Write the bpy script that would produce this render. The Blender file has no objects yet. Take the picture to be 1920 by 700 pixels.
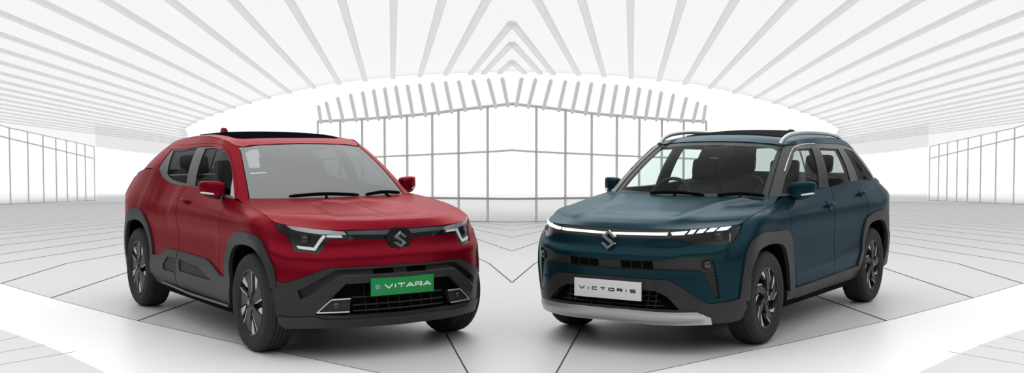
import bpy, bmesh, math, random
import numpy as np
from mathutils import Vector, Matrix
from mathutils.geometry import delaunay_2d_cdt
random.seed(7)
SC = bpy.context.scene
COL = SC.collection

# ------------------------------------------------------------------ materials
def mat(name, col, rough=.5, metal=0., coat=0., coat_rough=.05, spec=.5, emit=None, estr=0., alpha=1., trans=0., ior=1.45, tint=None):
    m = bpy.data.materials.new(name); m.use_nodes = True
    b = m.node_tree.nodes['Principled BSDF']
    b.inputs['Base Color'].default_value = (*col, 1)
    b.inputs['Roughness'].default_value = rough
    b.inputs['Metallic'].default_value = metal
    b.inputs['Coat Weight'].default_value = coat
    b.inputs['Coat Roughness'].default_value = coat_rough
    b.inputs['Specular IOR Level'].default_value = spec
    b.inputs['IOR'].default_value = ior
    b.inputs['Transmission Weight'].default_value = trans
    b.inputs['Alpha'].default_value = alpha
    if tint: b.inputs['Specular Tint'].default_value = (*tint, 1)
    if emit:
        b.inputs['Emission Color'].default_value = (*emit, 1); b.inputs['Emission Strength'].default_value = estr
    return m
def noise_bump(m, scale, strength, dist=.01, detail=2):
    nt = m.node_tree; b = nt.nodes['Principled BSDF']
    tc = nt.nodes.new('ShaderNodeTexCoord'); n = nt.nodes.new('ShaderNodeTexNoise'); bp = nt.nodes.new('ShaderNodeBump')
    n.inputs['Scale'].default_value = scale; n.inputs['Detail'].default_value = detail
    bp.inputs['Strength'].default_value = strength; bp.inputs['Distance'].default_value = dist
    nt.links.new(tc.outputs['Object'], n.inputs['Vector']); nt.links.new(n.outputs['Fac'], bp.inputs['Height'])
    nt.links.new(bp.outputs['Normal'], b.inputs['Normal'])
    return m
def glass(name, tint, clear, gloss=.06, film=(0, 0, 0), filmw=0., rough=0.):
    """thin automotive glazing: tinted see-through pane + mirror reflection + a matt layer for frosting or painted-in haze"""
    m = bpy.data.materials.new(name); m.use_nodes = True
    nt = m.node_tree; nt.nodes.clear()
    o = nt.nodes.new('ShaderNodeOutputMaterial')
    t = nt.nodes.new('ShaderNodeBsdfTransparent'); t.inputs[0].default_value = (tint[0]*clear, tint[1]*clear, tint[2]*clear, 1)
    g = nt.nodes.new('ShaderNodeBsdfGlossy'); g.inputs['Roughness'].default_value = rough
    d = nt.nodes.new('ShaderNodeBsdfDiffuse'); d.inputs[0].default_value = (*film, 1)
    m1 = nt.nodes.new('ShaderNodeMixShader'); m1.inputs[0].default_value = filmw
    m2 = nt.nodes.new('ShaderNodeMixShader')
    lw = nt.nodes.new('ShaderNodeLayerWeight'); lw.inputs[0].default_value = .5
    pw = nt.nodes.new('ShaderNodeMath'); pw.operation = 'POWER'; pw.inputs[1].default_value = 5.; nt.links.new(lw.outputs['Facing'], pw.inputs[0])
    ma = nt.nodes.new('ShaderNodeMath'); ma.operation = 'MULTIPLY_ADD'; ma.inputs[1].default_value = min(1., gloss*12); ma.inputs[2].default_value = gloss; nt.links.new(pw.outputs[0], ma.inputs[0])
    nt.links.new(t.outputs[0], m1.inputs[1]); nt.links.new(d.outputs[0], m1.inputs[2])
    nt.links.new(ma.outputs[0], m2.inputs[0]); nt.links.new(m1.outputs[0], m2.inputs[1]); nt.links.new(g.outputs[0], m2.inputs[2])
    nt.links.new(m2.outputs[0], o.inputs[0])
    return m

# ------------------------------------------------------------------ object helpers
def tag(o, label=None, cat=None, group=None, kind=None):
    if label: o['label'] = label
    if cat: o['category'] = cat
    if group: o['group'] = group
    if kind: o['kind'] = kind
    return o
def empty(name, loc=(0, 0, 0), rz=0., parent=None):
    o = bpy.data.objects.new(name, None); COL.objects.link(o)
    o.location = loc; o.rotation_euler = (0, 0, rz); o.empty_display_size = .2
    if parent: o.parent = parent
    return o
def obj(name, V, Fc, m, parent=None, smooth=True, angle=35., normals=None):
    me = bpy.data.meshes.new(name)
    me.from_pydata([tuple(map(float, v)) for v in V], [], [tuple(map(int, f)) for f in Fc])
    if m is not None:
        for k in (m if isinstance(m, (list, tuple)) else [m]): me.materials.append(k)
    me.validate(clean_customdata=False)
    o = bpy.data.objects.new(name, me); COL.objects.link(o)
    if parent: o.parent = parent
    if smooth:
        me.shade_smooth()
        try: me.set_sharp_from_angle(angle=math.radians(angle))
        except Exception: pass
    me.update()
    return o
class MB:
    """collects vertices and faces for one mesh"""
    def __init__(s): s.V = []; s.F = []; s.M = []
    def add(s, V, F, mi=0):
        n = len(s.V); s.V += [tuple(v) for v in V]; s.F += [tuple(i+n for i in f) for f in F]; s.M += [mi]*len(F); return s
    def box(s, c, d, rot=None, bev=0., mi=0):
        bm = bmesh.new(); bmesh.ops.create_cube(bm, size=1)
        for v in bm.verts: v.co = Vector((v.co.x*d[0], v.co.y*d[1], v.co.z*d[2]))
        if bev: bmesh.ops.bevel(bm, geom=bm.edges[:], offset=bev, segments=2, affect='EDGES', profile=.6)
        if rot is not None: bmesh.ops.rotate(bm, verts=bm.verts, matrix=rot)
        for v in bm.verts: v.co += Vector(c)
        bm.verts.index_update(); s.add([v.co[:] for v in bm.verts], [[v.index for v in f.verts] for f in bm.faces], mi); bm.free(); return s
    def tube(s, pts, r, n=10, closed=False, flat=1., mi=0, up=(0, 0, 1)):
        pts = [Vector(p) for p in pts]; N = len(pts); rr = r if isinstance(r, (list, tuple)) else [r]*N
        V = []
        for i, p in enumerate(pts):
            a = pts[(i-1) % N] if (closed or i > 0) else p; b = pts[(i+1) % N] if (closed or i < N-1) else p
            t = (b-a).normalized(); u = Vector(up)
            if abs(t.dot(u)) > .95: u = Vector((1, 0, 0))
            x = t.cross(u).normalized(); y = x.cross(t).normalized()
            for k in range(n):
                an = 2*math.pi*k/n; V.append(p + x*math.cos(an)*rr[i] + y*math.sin(an)*rr[i]*flat)
        F = []
        for i in range(N if closed else N-1):
            j = (i+1) % N
            for k in range(n): F.append((i*n+k, i*n+(k+1) % n, j*n+(k+1) % n, j*n+k))
        if not closed: F += [tuple(range(n))[::-1], tuple((N-1)*n+k for k in range(n))]
        return s.add(V, F, mi)
    def prism(s, poly, f, h0, h1, mi=0):
        """poly: 2D points, f(u,v,h)->3D; side walls + caps"""
        n = len(poly); V = [f(u, v, h0) for u, v in poly]+[f(u, v, h1) for u, v in poly]
        F = [(i, (i+1) % n, n+(i+1) % n, n+i) for i in range(n)]
        t = cdt_fill(poly)
        F += [tuple(k[::-1]) for k in t]+[tuple(i+n for i in k) for k in t]
        return s.add(V, F, mi)
    def lathe(s, prof, c=(0, 0, 0), axis='y', n=48, mi=0, closed=False):
        V = []; N = len(prof)
        for k in range(n):
            a = 2*math.pi*k/n
            for r, h in prof:
                q = (r*math.cos(a), h, r*math.sin(a)) if axis == 'y' else ((h, r*math.cos(a), r*math.sin(a)) if axis == 'x' else (r*math.cos(a), r*math.sin(a), h))
                V.append((q[0]+c[0], q[1]+c[1], q[2]+c[2]))
        F = []
        for k in range(n):
            j = (k+1) % n
            for i in range(N-1 if not closed else N):
                i2 = (i+1) % N; F.append((k*N+i, k*N+i2, j*N+i2, j*N+i))
        return s.add(V, F, mi)
    def grid(s, G, mi=0, flip=False):
        G = np.asarray(G); a, b = G.shape[:2]
        F = [(i*b+j, i*b+j+1, (i+1)*b+j+1, (i+1)*b+j) for i in range(a-1) for j in range(b-1)]
        if flip: F = [f[::-1] for f in F]
        return s.add(G.reshape(-1, 3).tolist(), F, mi)
    def flip_y(s): s.V = [(v[0], -v[1], v[2]) for v in s.V]; s.F = [f[::-1] for f in s.F]; return s
    def build(s, name, m, parent=None, smooth=True, angle=35., fix=True):
        o = obj(name, s.V, s.F, m, parent, smooth, angle)
        if any(s.M) and len(o.data.polygons) == len(s.M): o.data.polygons.foreach_set('material_index', s.M)
        if fix:
            bm = bmesh.new(); bm.from_mesh(o.data); bmesh.ops.recalc_face_normals(bm, faces=bm.faces); bm.to_mesh(o.data); bm.free()
        return o

# ------------------------------------------------------------------ 2D helpers
def inside(poly, P):
    poly = np.asarray(poly, float); P = np.asarray(P, float); r = np.zeros(len(P), bool)
    x, y = P[:, 0], P[:, 1]; n = len(poly)
    for i in range(n):
        x1, y1 = poly[i]; x2, y2 = poly[(i+1) % n]
        if y1 == y2: continue
        c = ((y1 > y) != (y2 > y)) & (x < (x2-x1)*(y-y1)/(y2-y1)+x1)
        r ^= c
    return r
def segdist(poly, P, closed=True):
    poly = np.asarray(poly, float); P = np.asarray(P, float); d = np.full(len(P), 1e9)
    for i in range(len(poly) if closed else len(poly)-1):
        a = poly[i]; b = poly[(i+1) % len(poly)]; ab = b-a; L = ab@ab
        t = np.clip(((P-a)@ab)/L, 0, 1) if L > 0 else np.zeros(len(P))
        d = np.minimum(d, np.hypot(*(P-(a+t[:, None]*ab)).T))
    return d
def resample(poly, h, closed=True):
    poly = np.asarray(poly, float); out = []
    for i in range(len(poly) if closed else len(poly)-1):
        a = poly[i]; b = poly[(i+1) % len(poly)]; n = max(1, int(math.ceil(np.hypot(*(b-a)[:2])/h)))
        out += [a+(b-a)*k/n for k in range(n)]
    if not closed: out.append(poly[-1])
    return np.array(out)
def rounded(poly, r, n=4):
    """round the corners of a 2D polygon"""
    poly = np.asarray(poly, float); out = []; N = len(poly)
    for i in range(N):
        p = poly[i]; a = poly[i-1]-p; b = poly[(i+1) % N]-p; la, lb = np.hypot(*a), np.hypot(*b)
        k = min(r, la*.45, lb*.45); A = p+a/la*k; B = p+b/lb*k
        for t in np.linspace(0, 1, n+1): out.append((1-t)**2*A+2*t*(1-t)*p+t*t*B)
    return np.array(out)
def smooth_line(pts, n=6, closed=False):
    """Catmull-Rom through the points"""
    P = np.asarray(pts, float); N = len(P); out = []
    for i in range(N if closed else N-1):
        g = (lambda k: P[k % N]) if closed else (lambda k: P[min(max(k, 0), N-1)])
        a, b, c, d = g(i-1), g(i), g(i+1), g(i+2)
        for t in np.linspace(0, 1, n, endpoint=False):
            out.append(.5*(2*b+(c-a)*t+(2*a-5*b+4*c-d)*t*t+(3*b-a-3*c+d)*t**3))
    if not closed: out.append(P[-1])
    return np.array(out)
def cdt_fill(poly):
    n = len(poly)
    v, e, f, *_ = delaunay_2d_cdt([Vector((p[0], p[1])) for p in poly], [], [list(range(n))], 1, 1e-7)
    if len(v) != n: return [tuple(range(n))]
    return [tuple(x) for x in f]

# ------------------------------------------------------------------ smooth surfaces through a control net
def spline_ops(t):
    t = np.asarray(t, float); n = len(t); h = np.diff(t); A = np.zeros((n, n)); B = np.zeros((n, n))
    A[0, 0] = A[-1, -1] = 1
    for i in range(1, n-1):
        A[i, i-1] = h[i-1]; A[i, i] = 2*(h[i-1]+h[i]); A[i, i+1] = h[i]
        B[i, i-1] = 6/h[i-1]; B[i, i+1] = 6/h[i]; B[i, i] = -6/h[i-1]-6/h[i]
    return np.linalg.solve(A, B)
def spline_w(t, M, q):
    t = np.asarray(t, float); q = np.clip(q, t[0], t[-1]); n = len(t)
    k = np.clip(np.searchsorted(t, q)-1, 0, n-2); h = t[k+1]-t[k]; a = (t[k+1]-q)/h; b = 1-a
    W = np.zeros((len(q), n)); r = np.arange(len(q))
    W[r, k] += a; W[r, k+1] += b
    return W+((a**3-a)*h*h/6)[:, None]*M[k]+((b**3-b)*h*h/6)[:, None]*M[k+1]
def crom_w(t, q):
    t = np.asarray(t, float); n = len(t); q = np.clip(q, t[0], t[-1])
    D = np.zeros((n, n))
    for i in range(n):
        if i == 0: D[0, 0] = -1/(t[1]-t[0]); D[0, 1] = 1/(t[1]-t[0])
        elif i == n-1: D[i, i-1] = -1/(t[i]-t[i-1]); D[i, i] = 1/(t[i]-t[i-1])
        else:
            h0 = t[i]-t[i-1]; h1 = t[i+1]-t[i]
            D[i, i-1] = -h1/(h0*(h0+h1)); D[i, i+1] = h0/(h1*(h0+h1)); D[i, i] = (h1-h0)/(h0*h1)
    k = np.clip(np.searchsorted(t, q)-1, 0, n-2); h = t[k+1]-t[k]; s = (q-t[k])/h
    W = np.zeros((len(q), n)); r = np.arange(len(q))
    W[r, k] += 2*s**3-3*s**2+1; W[r, k+1] += -2*s**3+3*s**2
    return W+((s**3-2*s**2+s)*h)[:, None]*D[k]+((s**3-s**2)*h)[:, None]*D[k+1]
class Surf:
    """net[row][col] of points for the half body y>=0; a runs along columns, b along rows (both roughly metres)"""
    def __init__(s, net, a, b, sym0=True, sym1=True, out=1):
        net = np.asarray(net, float); a = list(a); s.a0, s.a1, s.b0, s.b1 = a[0], a[-1], b[0], b[-1]
        m = np.array([1, -1, 1])
        if sym0: net = np.concatenate([net[:, 2:0:-1]*m, net], 1); a = [2*a[0]-a[2], 2*a[0]-a[1]]+a
        if sym1: net = np.concatenate([net, net[:, -2:-4:-1]*m], 1); e = a[-1]; a = a+[2*e-a[-2], 2*e-a[-3]]
        s.net = net; s.a = np.array(a); s.b = np.array(b, float); s.MA = spline_ops(s.a); s.relief = []; s.out = out
    def base(s, q):
        q = np.atleast_2d(np.asarray(q, float))
        return np.einsum('nj,ni,ijk->nk', spline_w(s.a, s.MA, q[:, 0]), crom_w(s.b, q[:, 1]), s.net)
    def bnorm(s, q, f=None, e=.004):
        f = f or s.base; q = np.atleast_2d(np.asarray(q, float))
        lo = np.array([s.a0-(.3 if len(s.a) else 0), s.b0]); hi = np.array([s.a1+.3, s.b1])
        qa0 = q.copy(); qa0[:, 0] -= e; qa1 = q.copy(); qa1[:, 0] += e
        qb0 = q.copy(); qb0[:, 1] = np.maximum(q[:, 1]-e, s.b0); qb1 = q.copy(); qb1[:, 1] = np.minimum(q[:, 1]+e, s.b1)
        n = np.cross(f(qa1)-f(qa0), f(qb1)-f(qb0))*s.out
        return n/np.maximum(np.linalg.norm(n, axis=1), 1e-12)[:, None]
    def h(s, q):
        q = np.atleast_2d(np.asarray(q, float)); r = np.zeros(len(q))
        qq = np.abs(q-[s.a0, 0])+[s.a0, 0]   # mirrored about the centre line
        for kind, poly, d, w in s.relief:
            if kind == 'area':
                sd = segdist(poly, qq)*np.where(inside(poly, qq), 1, -1); t = np.clip(sd/w*.5+.5, 0, 1); r += d*t*t*(3-2*t)
            elif kind == 'ridge':
                sd = segdist(poly, qq, False); r += d*np.exp(-(sd/w)**2)
            elif kind == 'fold':
                sd = segdist(poly, qq, False); r += d*np.maximum(0, 1-sd/w)
        return r
    def ev(s, q):
        P = s.base(q)
        return P+s.bnorm(q)*s.h(q)[:, None] if s.relief else P
    def evn(s, q):
        P = s.ev(q); return P, s.bnorm(q, s.ev, .003)

def panel_mesh(S, poly, off=0., thick=.012, res=.03, bres=.015, holes=(), lip=.0):
    """clean triangulated patch of a surface inside a domain polygon, with skirts folded inwards"""
    loops = [resample(poly, bres)]+[resample(h, bres) for h in holes]
    P = np.concatenate(loops); edges = []; k = 0
    for L in loops:
        n = len(L); edges += [(k+i, k+(i+1) % n) for i in range(n)]; k += n
    lo, hi = loops[0].min(0), loops[0].max(0)
    gx = np.arange(lo[0]+res*.5, hi[0], res); gy = np.arange(lo[1]+res*.5, hi[1], res)
    if len(gx) and len(gy):
        g = np.array([(x+(res*.25 if j % 2 else -res*.25), y) for j, y in enumerate(gy) for x in gx])
        ok = inside(loops[0], g) & (segdist(loops[0], g) > res*.45)
        for h in loops[1:]: ok &= ~inside(h, g) & (segdist(h, g) > res*.45)
        P = np.concatenate([P, g[ok]])
    v, e, f, ov, oe, of = delaunay_2d_cdt([Vector(p) for p in P], edges, [], 0, 1e-7)
    Q = np.array([(p.x, p.y) for p in v]); T = np.array([list(x) for x in f if len(x) == 3])
    c = Q[T].mean(1); ok = inside(loops[0], c)
    for h in loops[1:]: ok &= ~inside(h, c)
    T = T[ok]
    ar = np.cross(Q[T[:, 1]]-Q[T[:, 0]], Q[T[:, 2]]-Q[T[:, 0]]); T = T[np.abs(ar) > 1e-10]
    ar = np.cross(Q[T[:, 1]]-Q[T[:, 0]], Q[T[:, 2]]-Q[T[:, 0]]); T[ar < 0] = T[ar < 0][:, ::-1]
    if S.out < 0: T = T[:, ::-1]
    X, N = S.evn(Q)
    top = X+N*off
    cnt = {}
    for t in T:
        for i in range(3): cnt[(t[i], t[(i+1) % 3])] = 1
    bd = [(i, j) for (i, j) in cnt if (j, i) not in cnt]
    bv = sorted({i for e_ in bd for i in e_})
    return top, N, T, bd, bv, X+N*(off-thick), Q
def panel(name, S, poly, m, parent, off=0., thick=.012, res=.03, bres=.015, holes=(), mirror=False, both=False, side=1):
    """side=+1/-1: which half of the car; both=True: symmetric about the centre line"""
    top, N, T, bd, bv, low, Q = panel_mesh(S, poly, off, thick, res, bres, holes)
    V = [top]; NN = [N]; F = [tuple(t) for t in T]; FN = [True]*len(F); n = len(top)
    idx = {v: n+i for i, v in enumerate(bv)}
    if len(bv): V.append(low[bv]); NN.append(N[bv])
    for i, j in bd:
        if both and abs(Q[i][0]-S.a0) < 1e-6 and abs(Q[j][0]-S.a0) < 1e-6: continue
        F.append((j, i, idx[i], idx[j])); FN.append(False)
    V = np.concatenate(V); NN = np.concatenate(NN)
    if both:
        m_ = np.array([1, -1, 1]); k = len(V)
        mp = np.arange(k)+k; on = np.abs(V[:, 1]) < 1e-5; 
        V2 = V*m_; N2 = NN*m_; V[on, 1] = 0
        NN[on, 1] = 0
        mp[on] = np.arange(k)[on]
        F2 = [tuple(mp[list(f)])[::-1] for f in F]
        V = np.concatenate([V, V2]); NN = np.concatenate([NN, N2]); F += F2; FN += FN
    if side < 0:
        V = V*np.array([1, -1, 1]); NN = NN*np.array([1, -1, 1]); F = [f[::-1] for f in F]
    me = bpy.data.meshes.new(name); me.from_pydata(V.tolist(), [], [tuple(map(int, f)) for f in F]); me.materials.append(m)
    me.shade_smooth()
    ln = np.zeros((len(me.loops), 3), np.float32)
    for p, s_ in zip(me.polygons, FN):
        for li in p.loop_indices:
            ln[li] = NN[me.loops[li].vertex_index] if s_ else p.normal
    nl = np.linalg.norm(ln, axis=1); ln[nl < 1e-6] = (0, 0, 1)
    me.normals_split_custom_set(ln.tolist())
    o = bpy.data.objects.new(name, me); COL.objects.link(o); o.parent = parent
    return o
def cumlen(pts):
    P = np.asarray(pts, float); return [0.]+list(np.cumsum(np.linalg.norm(np.diff(P, axis=0), axis=1)))
# ------------------------------------------------------------------ body forms (car frame: x forward, y left, z up, origin between the wheels)
def lerp(a, b, t): return a+(b-a)*t
def make_surfs(c):
    """lower body L, hood H, greenhouse G and roof R of one car, y>=0 half"""
    top = c['top']                       # 18 points of the hood edge / fender top / belt line
    nr = len(c['zf'])                    # rows below the top row
    rows = []
    for r in range(nr):
        row = []
        for j in range(18):
            if j <= 4: x, y = c['fx'][r][j], c['fy'][j]; z = c['zf'][r] + c.get('zfd', [[0]*5]*nr)[r][j]
            elif j == 5: x, y, z = c['c5'][r]
            elif j <= 13:
                x = c['sx'][j-6]; y = c['sy'][r]+c['bul'][j-6]*c['bulr'][r]; z = c['zs'][r]
            else:
                x, y = c['rx'][r][j-14], c['ry'][j-14]; z = c['zr'][r] if j > 14 else lerp(c['zs'][r], c['zr'][r], .6)
            row.append((x, y, z))
        rows.append(row)
    rows.append(top)
    L = Surf(rows, cumlen(rows[4]), c['zf']+[c['zf'][-1]+c.get('btop', .07)])
    # greenhouse
    gb, gt = np.array(c['gbase'], float), np.array(c['gtop'], float); grows = []
    for t in c['gt']:
        P = lerp(gb, gt, t); d = gt-gb
        ta = np.gradient(np.concatenate([gb[2:0:-1]*[1, -1, 1], gb, gb[-2:-4:-1]*[1, -1, 1]]), axis=0)[2:-2]
        n = np.cross(ta, d); n /= np.linalg.norm(n, axis=1)[:, None]
        P = P+n*(np.array(c['gbulge'])*4*t*(1-t))[:, None]; grows.append(P)
    hgt = .46
    G = Surf(grows, cumlen((gb+gt)/2), [t*hgt for t in c['gt']])
    # hood and roof: centre line, edge line and a crown between them
    def crown(ss, C, E, first, last, px, pz):
        net = []
        for k in range(len(C)):
            if k == 0 and first is not None: src = np.array(first, float)
            elif k == len(C)-1 and last is not None: src = np.array(last, float)
            else: src = None
            row = []
            for q in ss:
                if src is not None:
                    y = q*src[-1][1]; row.append([np.interp(y, src[:, 1], src[:, i]) for i in (0, 1, 2)])
                else:
                    row.append((C[k][0]+(E[k][0]-C[k][0])*q**px, E[k][1]*q, C[k][1]+(E[k][2]-C[k][1])*q**pz))
            net.append(row)
        return net
    ss = (0, .2, .4, .6, .8, .92, 1.)
    a_ = L.a[2:-2]; aa = np.interp(np.linspace(4.62, 7.93, 7), range(18), a_); c = dict(c); c['he'] = [tuple(p) for p in L.base([(q, L.b1) for q in aa])]
    hn = crown(ss, c['hc'], c['he'], top[:5]+[c['he'][0]], c['hrear'], c.get('hpx', 2.4), c.get('hpz', 2.6))
    Hd = Surf(hn, [q*.78 for q in ss], cumlen([(p[0], 0, p[1]) for p in c['hc']]), sym1=False)
    gl = c['gtop']
    rn = crown(ss, c['rc'], c['re'], gl[:5], gl[:8:-1], 2.2, 2.6)
    R = Surf(rn, [q*.57 for q in ss], cumlen([(p[0], 0, p[1]) for p in c['rc']]), sym1=False)
    return dict(L=L, G=G, H=Hd, R=R)

RED = dict(
 top=[(1.965,0,.885),(1.95,.25,.886),(1.92,.45,.890),(1.835,.62,.905),(1.68,.755,.926),(1.56,.785,.95),(1.42,.785,.985),(1.14,.78,1.025),(.76,.765,1.06),(.2,.765,1.095),(-.3,.765,1.12),(-.82,.77,1.15),(-1.08,.775,1.225),(-1.45,.77,1.225),(-1.83,.715,1.178),(-2.04,.61,1.15),(-2.11,.35,1.14),(-2.13,0,1.145)],
 fy=[0,.25,.45,.62,.77],
 zf=[.22,.30,.42,.52,.61,.70,.79,.85],
 zs=[.26,.34,.45,.55,.65,.75,.85,.94],
 zr=[.36,.43,.51,.59,.68,.78,.90,1.02],
 fx=[[1.99,1.98,1.94,1.86,1.72],[2.035,2.025,1.98,1.90,1.75],[2.015,2.005,1.965,1.89,1.755],[2.012,2.002,1.96,1.885,1.765],[2.012,2.002,1.95,1.875,1.76],[1.995,1.98,1.93,1.86,1.74],[1.975,1.965,1.915,1.84,1.70],[1.972,1.958,1.92,1.83,1.68]],
 c5=[(1.62,.80,.24),(1.62,.84,.33),(1.62,.862,.44),(1.62,.868,.535),(1.62,.862,.63),(1.60,.855,.735),(1.58,.848,.83),(1.57,.83,.90)],
 sx=[1.42,1.1,.7,.2,-.35,-.85,-1.2,-1.6],
 sy=[.80,.84,.86,.862,.857,.853,.86,.845],
 bul=[.012,.004,0,0,0,.004,.018,.02], bulr=[0,.3,1,1,1,1,1,1],
 rx=[[-1.9,-2.1,-2.17,-2.2],[-1.92,-2.14,-2.21,-2.24],[-1.94,-2.17,-2.24,-2.27],[-1.95,-2.18,-2.25,-2.28],[-1.95,-2.18,-2.26,-2.28],[-1.94,-2.16,-2.24,-2.26],[-1.92,-2.13,-2.21,-2.23],[-1.9,-2.08,-2.16,-2.18]],
 ry=[.80,.66,.36,0],
 gbase=[(.94,0,1.05),(.93,.3,1.05),(.89,.52,1.055),(.84,.66,1.06),(.76,.75,1.065),(.3,.765,1.09),(-.3,.765,1.12),(-.82,.77,1.15),(-1.08,.775,1.225),(-1.52,.745,1.225),(-1.77,.66,1.19),(-1.86,.33,1.175),(-1.88,0,1.175)],
 gtop=[(.315,0,1.475),(.31,.25,1.47),(.303,.42,1.46),(.293,.525,1.452),(.20,.565,1.478),(0,.572,1.508),(-.35,.567,1.53),(-.8,.557,1.52),(-1.05,.55,1.505),(-1.42,.52,1.46),(-1.53,.45,1.455),(-1.58,.25,1.465),(-1.60,0,1.47)],
 gt=[0,.25,.5,.75,1.], gbulge=[.03,.03,.028,.02,.02,.025,.025,.022,.015,.012,.02,.02,.02],
 hc=[(1.965,.885),(1.935,.932),(1.85,.960),(1.62,.985),(1.38,1.015),(1.15,1.042),(.95,1.06)],
 he=[(1.60,.775,.942),(1.54,.785,.962),(1.46,.785,.982),(1.32,.782,1.008),(1.16,.778,1.03),(1.0,.77,1.05),(.82,.73,1.068)],
 hrear=[(.95,0,1.06),(.94,.3,1.06),(.90,.52,1.063),(.86,.66,1.066),(.80,.74,1.066)],
 rc=[(.315,1.475),(.2,1.505),(0,1.535),(-.35,1.56),(-.8,1.565),(-1.2,1.545),(-1.45,1.51),(-1.60,1.47)],
 re=[(.20,.565,1.478),(.13,.57,1.49),(-.03,.572,1.511),(-.35,.567,1.53),(-.8,.557,1.52),(-1.15,.545,1.495),(-1.36,.527,1.467),(-1.42,.52,1.46)],
)
TEAL = dict(
 top=[(2.11,0,.878),(2.10,.25,.878),(2.065,.45,.880),(1.96,.62,.886),(1.76,.755,.897),(1.61,.79,.912),(1.44,.80,.955),(1.10,.80,1.01),(.78,.775,1.055),(.25,.775,1.08),(-.35,.775,1.10),(-.92,.775,1.122),(-1.25,.775,1.128),(-1.55,.765,1.13),(-1.80,.715,1.13),(-1.95,.58,1.125),(-2.03,.35,1.125),(-2.05,0,1.125)],
 fy=[0,.25,.45,.62,.77],
 zf=[.22,.30,.40,.50,.59,.67,.74,.81],
 zs=[.26,.34,.45,.55,.65,.75,.85,.94],
 zr=[.34,.41,.50,.58,.68,.78,.90,1.02],
 fx=[[2.12,2.11,2.06,1.96,1.78],[2.17,2.16,2.11,2.0,1.81],[2.145,2.135,2.095,2.0,1.83],[2.145,2.135,2.095,2.0,1.84],[2.145,2.135,2.095,2.0,1.85],[2.15,2.14,2.10,2.01,1.85],[2.14,2.13,2.08,1.99,1.82],[2.13,2.12,2.085,1.98,1.78]],
 c5=[(1.66,.81,.24),(1.66,.845,.33),(1.66,.865,.43),(1.67,.872,.525),(1.67,.872,.62),(1.67,.866,.71),(1.65,.858,.79),(1.62,.835,.855)],
 sx=[1.44,1.1,.75,.25,-.35,-.85,-1.2,-1.6],
 sy=[.80,.84,.86,.865,.862,.86,.865,.85],
 bul=[.008,.003,0,0,0,.003,.01,.012], bulr=[0,.3,1,1,1,1,1,1],
 rx=[[-1.86,-2.06,-2.12,-2.15],[-1.90,-2.11,-2.17,-2.20],[-1.93,-2.14,-2.2,-2.23],[-1.95,-2.15,-2.21,-2.24],[-1.95,-2.16,-2.22,-2.25],[-1.95,-2.16,-2.22,-2.25],[-1.94,-2.14,-2.2,-2.23],[-1.90,-2.06,-2.12,-2.14]],
 ry=[.825,.70,.36,0],
 gbase=[(.95,0,1.05),(.94,.3,1.05),(.90,.52,1.055),(.82,.675,1.06),(.74,.76,1.065),(.28,.775,1.08),(-.35,.775,1.10),(-.92,.775,1.122),(-1.25,.775,1.128),(-1.66,.76,1.13),(-1.84,.66,1.13),(-1.93,.33,1.125),(-1.95,0,1.125)],
 gtop=[(.235,0,1.49),(.232,.25,1.485),(.215,.45,1.47),(.195,.558,1.46),(.14,.60,1.475),(-.03,.605,1.492),(-.4,.605,1.505),(-.85,.60,1.503),(-1.18,.59,1.495),(-1.47,.565,1.455),(-1.57,.50,1.455),(-1.63,.27,1.465),(-1.65,0,1.47)],
 gt=[0,.25,.5,.75,1.], gbulge=[.03,.03,.028,.02,.02,.025,.025,.022,.02,.015,.02,.02,.02],
 hc=[(2.11,.878),(2.085,.902),(2.02,.925),(1.78,.965),(1.48,1.0),(1.2,1.035),(.96,1.06)],
 he=[(1.62,.785,.902),(1.56,.795,.922),(1.46,.80,.952),(1.30,.80,.985),(1.16,.80,1.008),(1.0,.79,1.03),(.80,.745,1.062)],
 hrear=[(.96,0,1.06),(.95,.3,1.06),(.91,.52,1.063),(.85,.67,1.066),(.78,.75,1.066)],
 rc=[(.235,1.49),(.12,1.52),(-.05,1.55),(-.4,1.575),(-.85,1.58),(-1.25,1.565),(-1.5,1.53),(-1.65,1.47)],
 re=[(.14,.60,1.475),(.07,.603,1.483),(-.06,.605,1.494),(-.4,.605,1.505),(-.85,.60,1.503),(-1.22,.587,1.49),(-1.42,.57,1.465),(-1.47,.565,1.455)],
)
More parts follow.
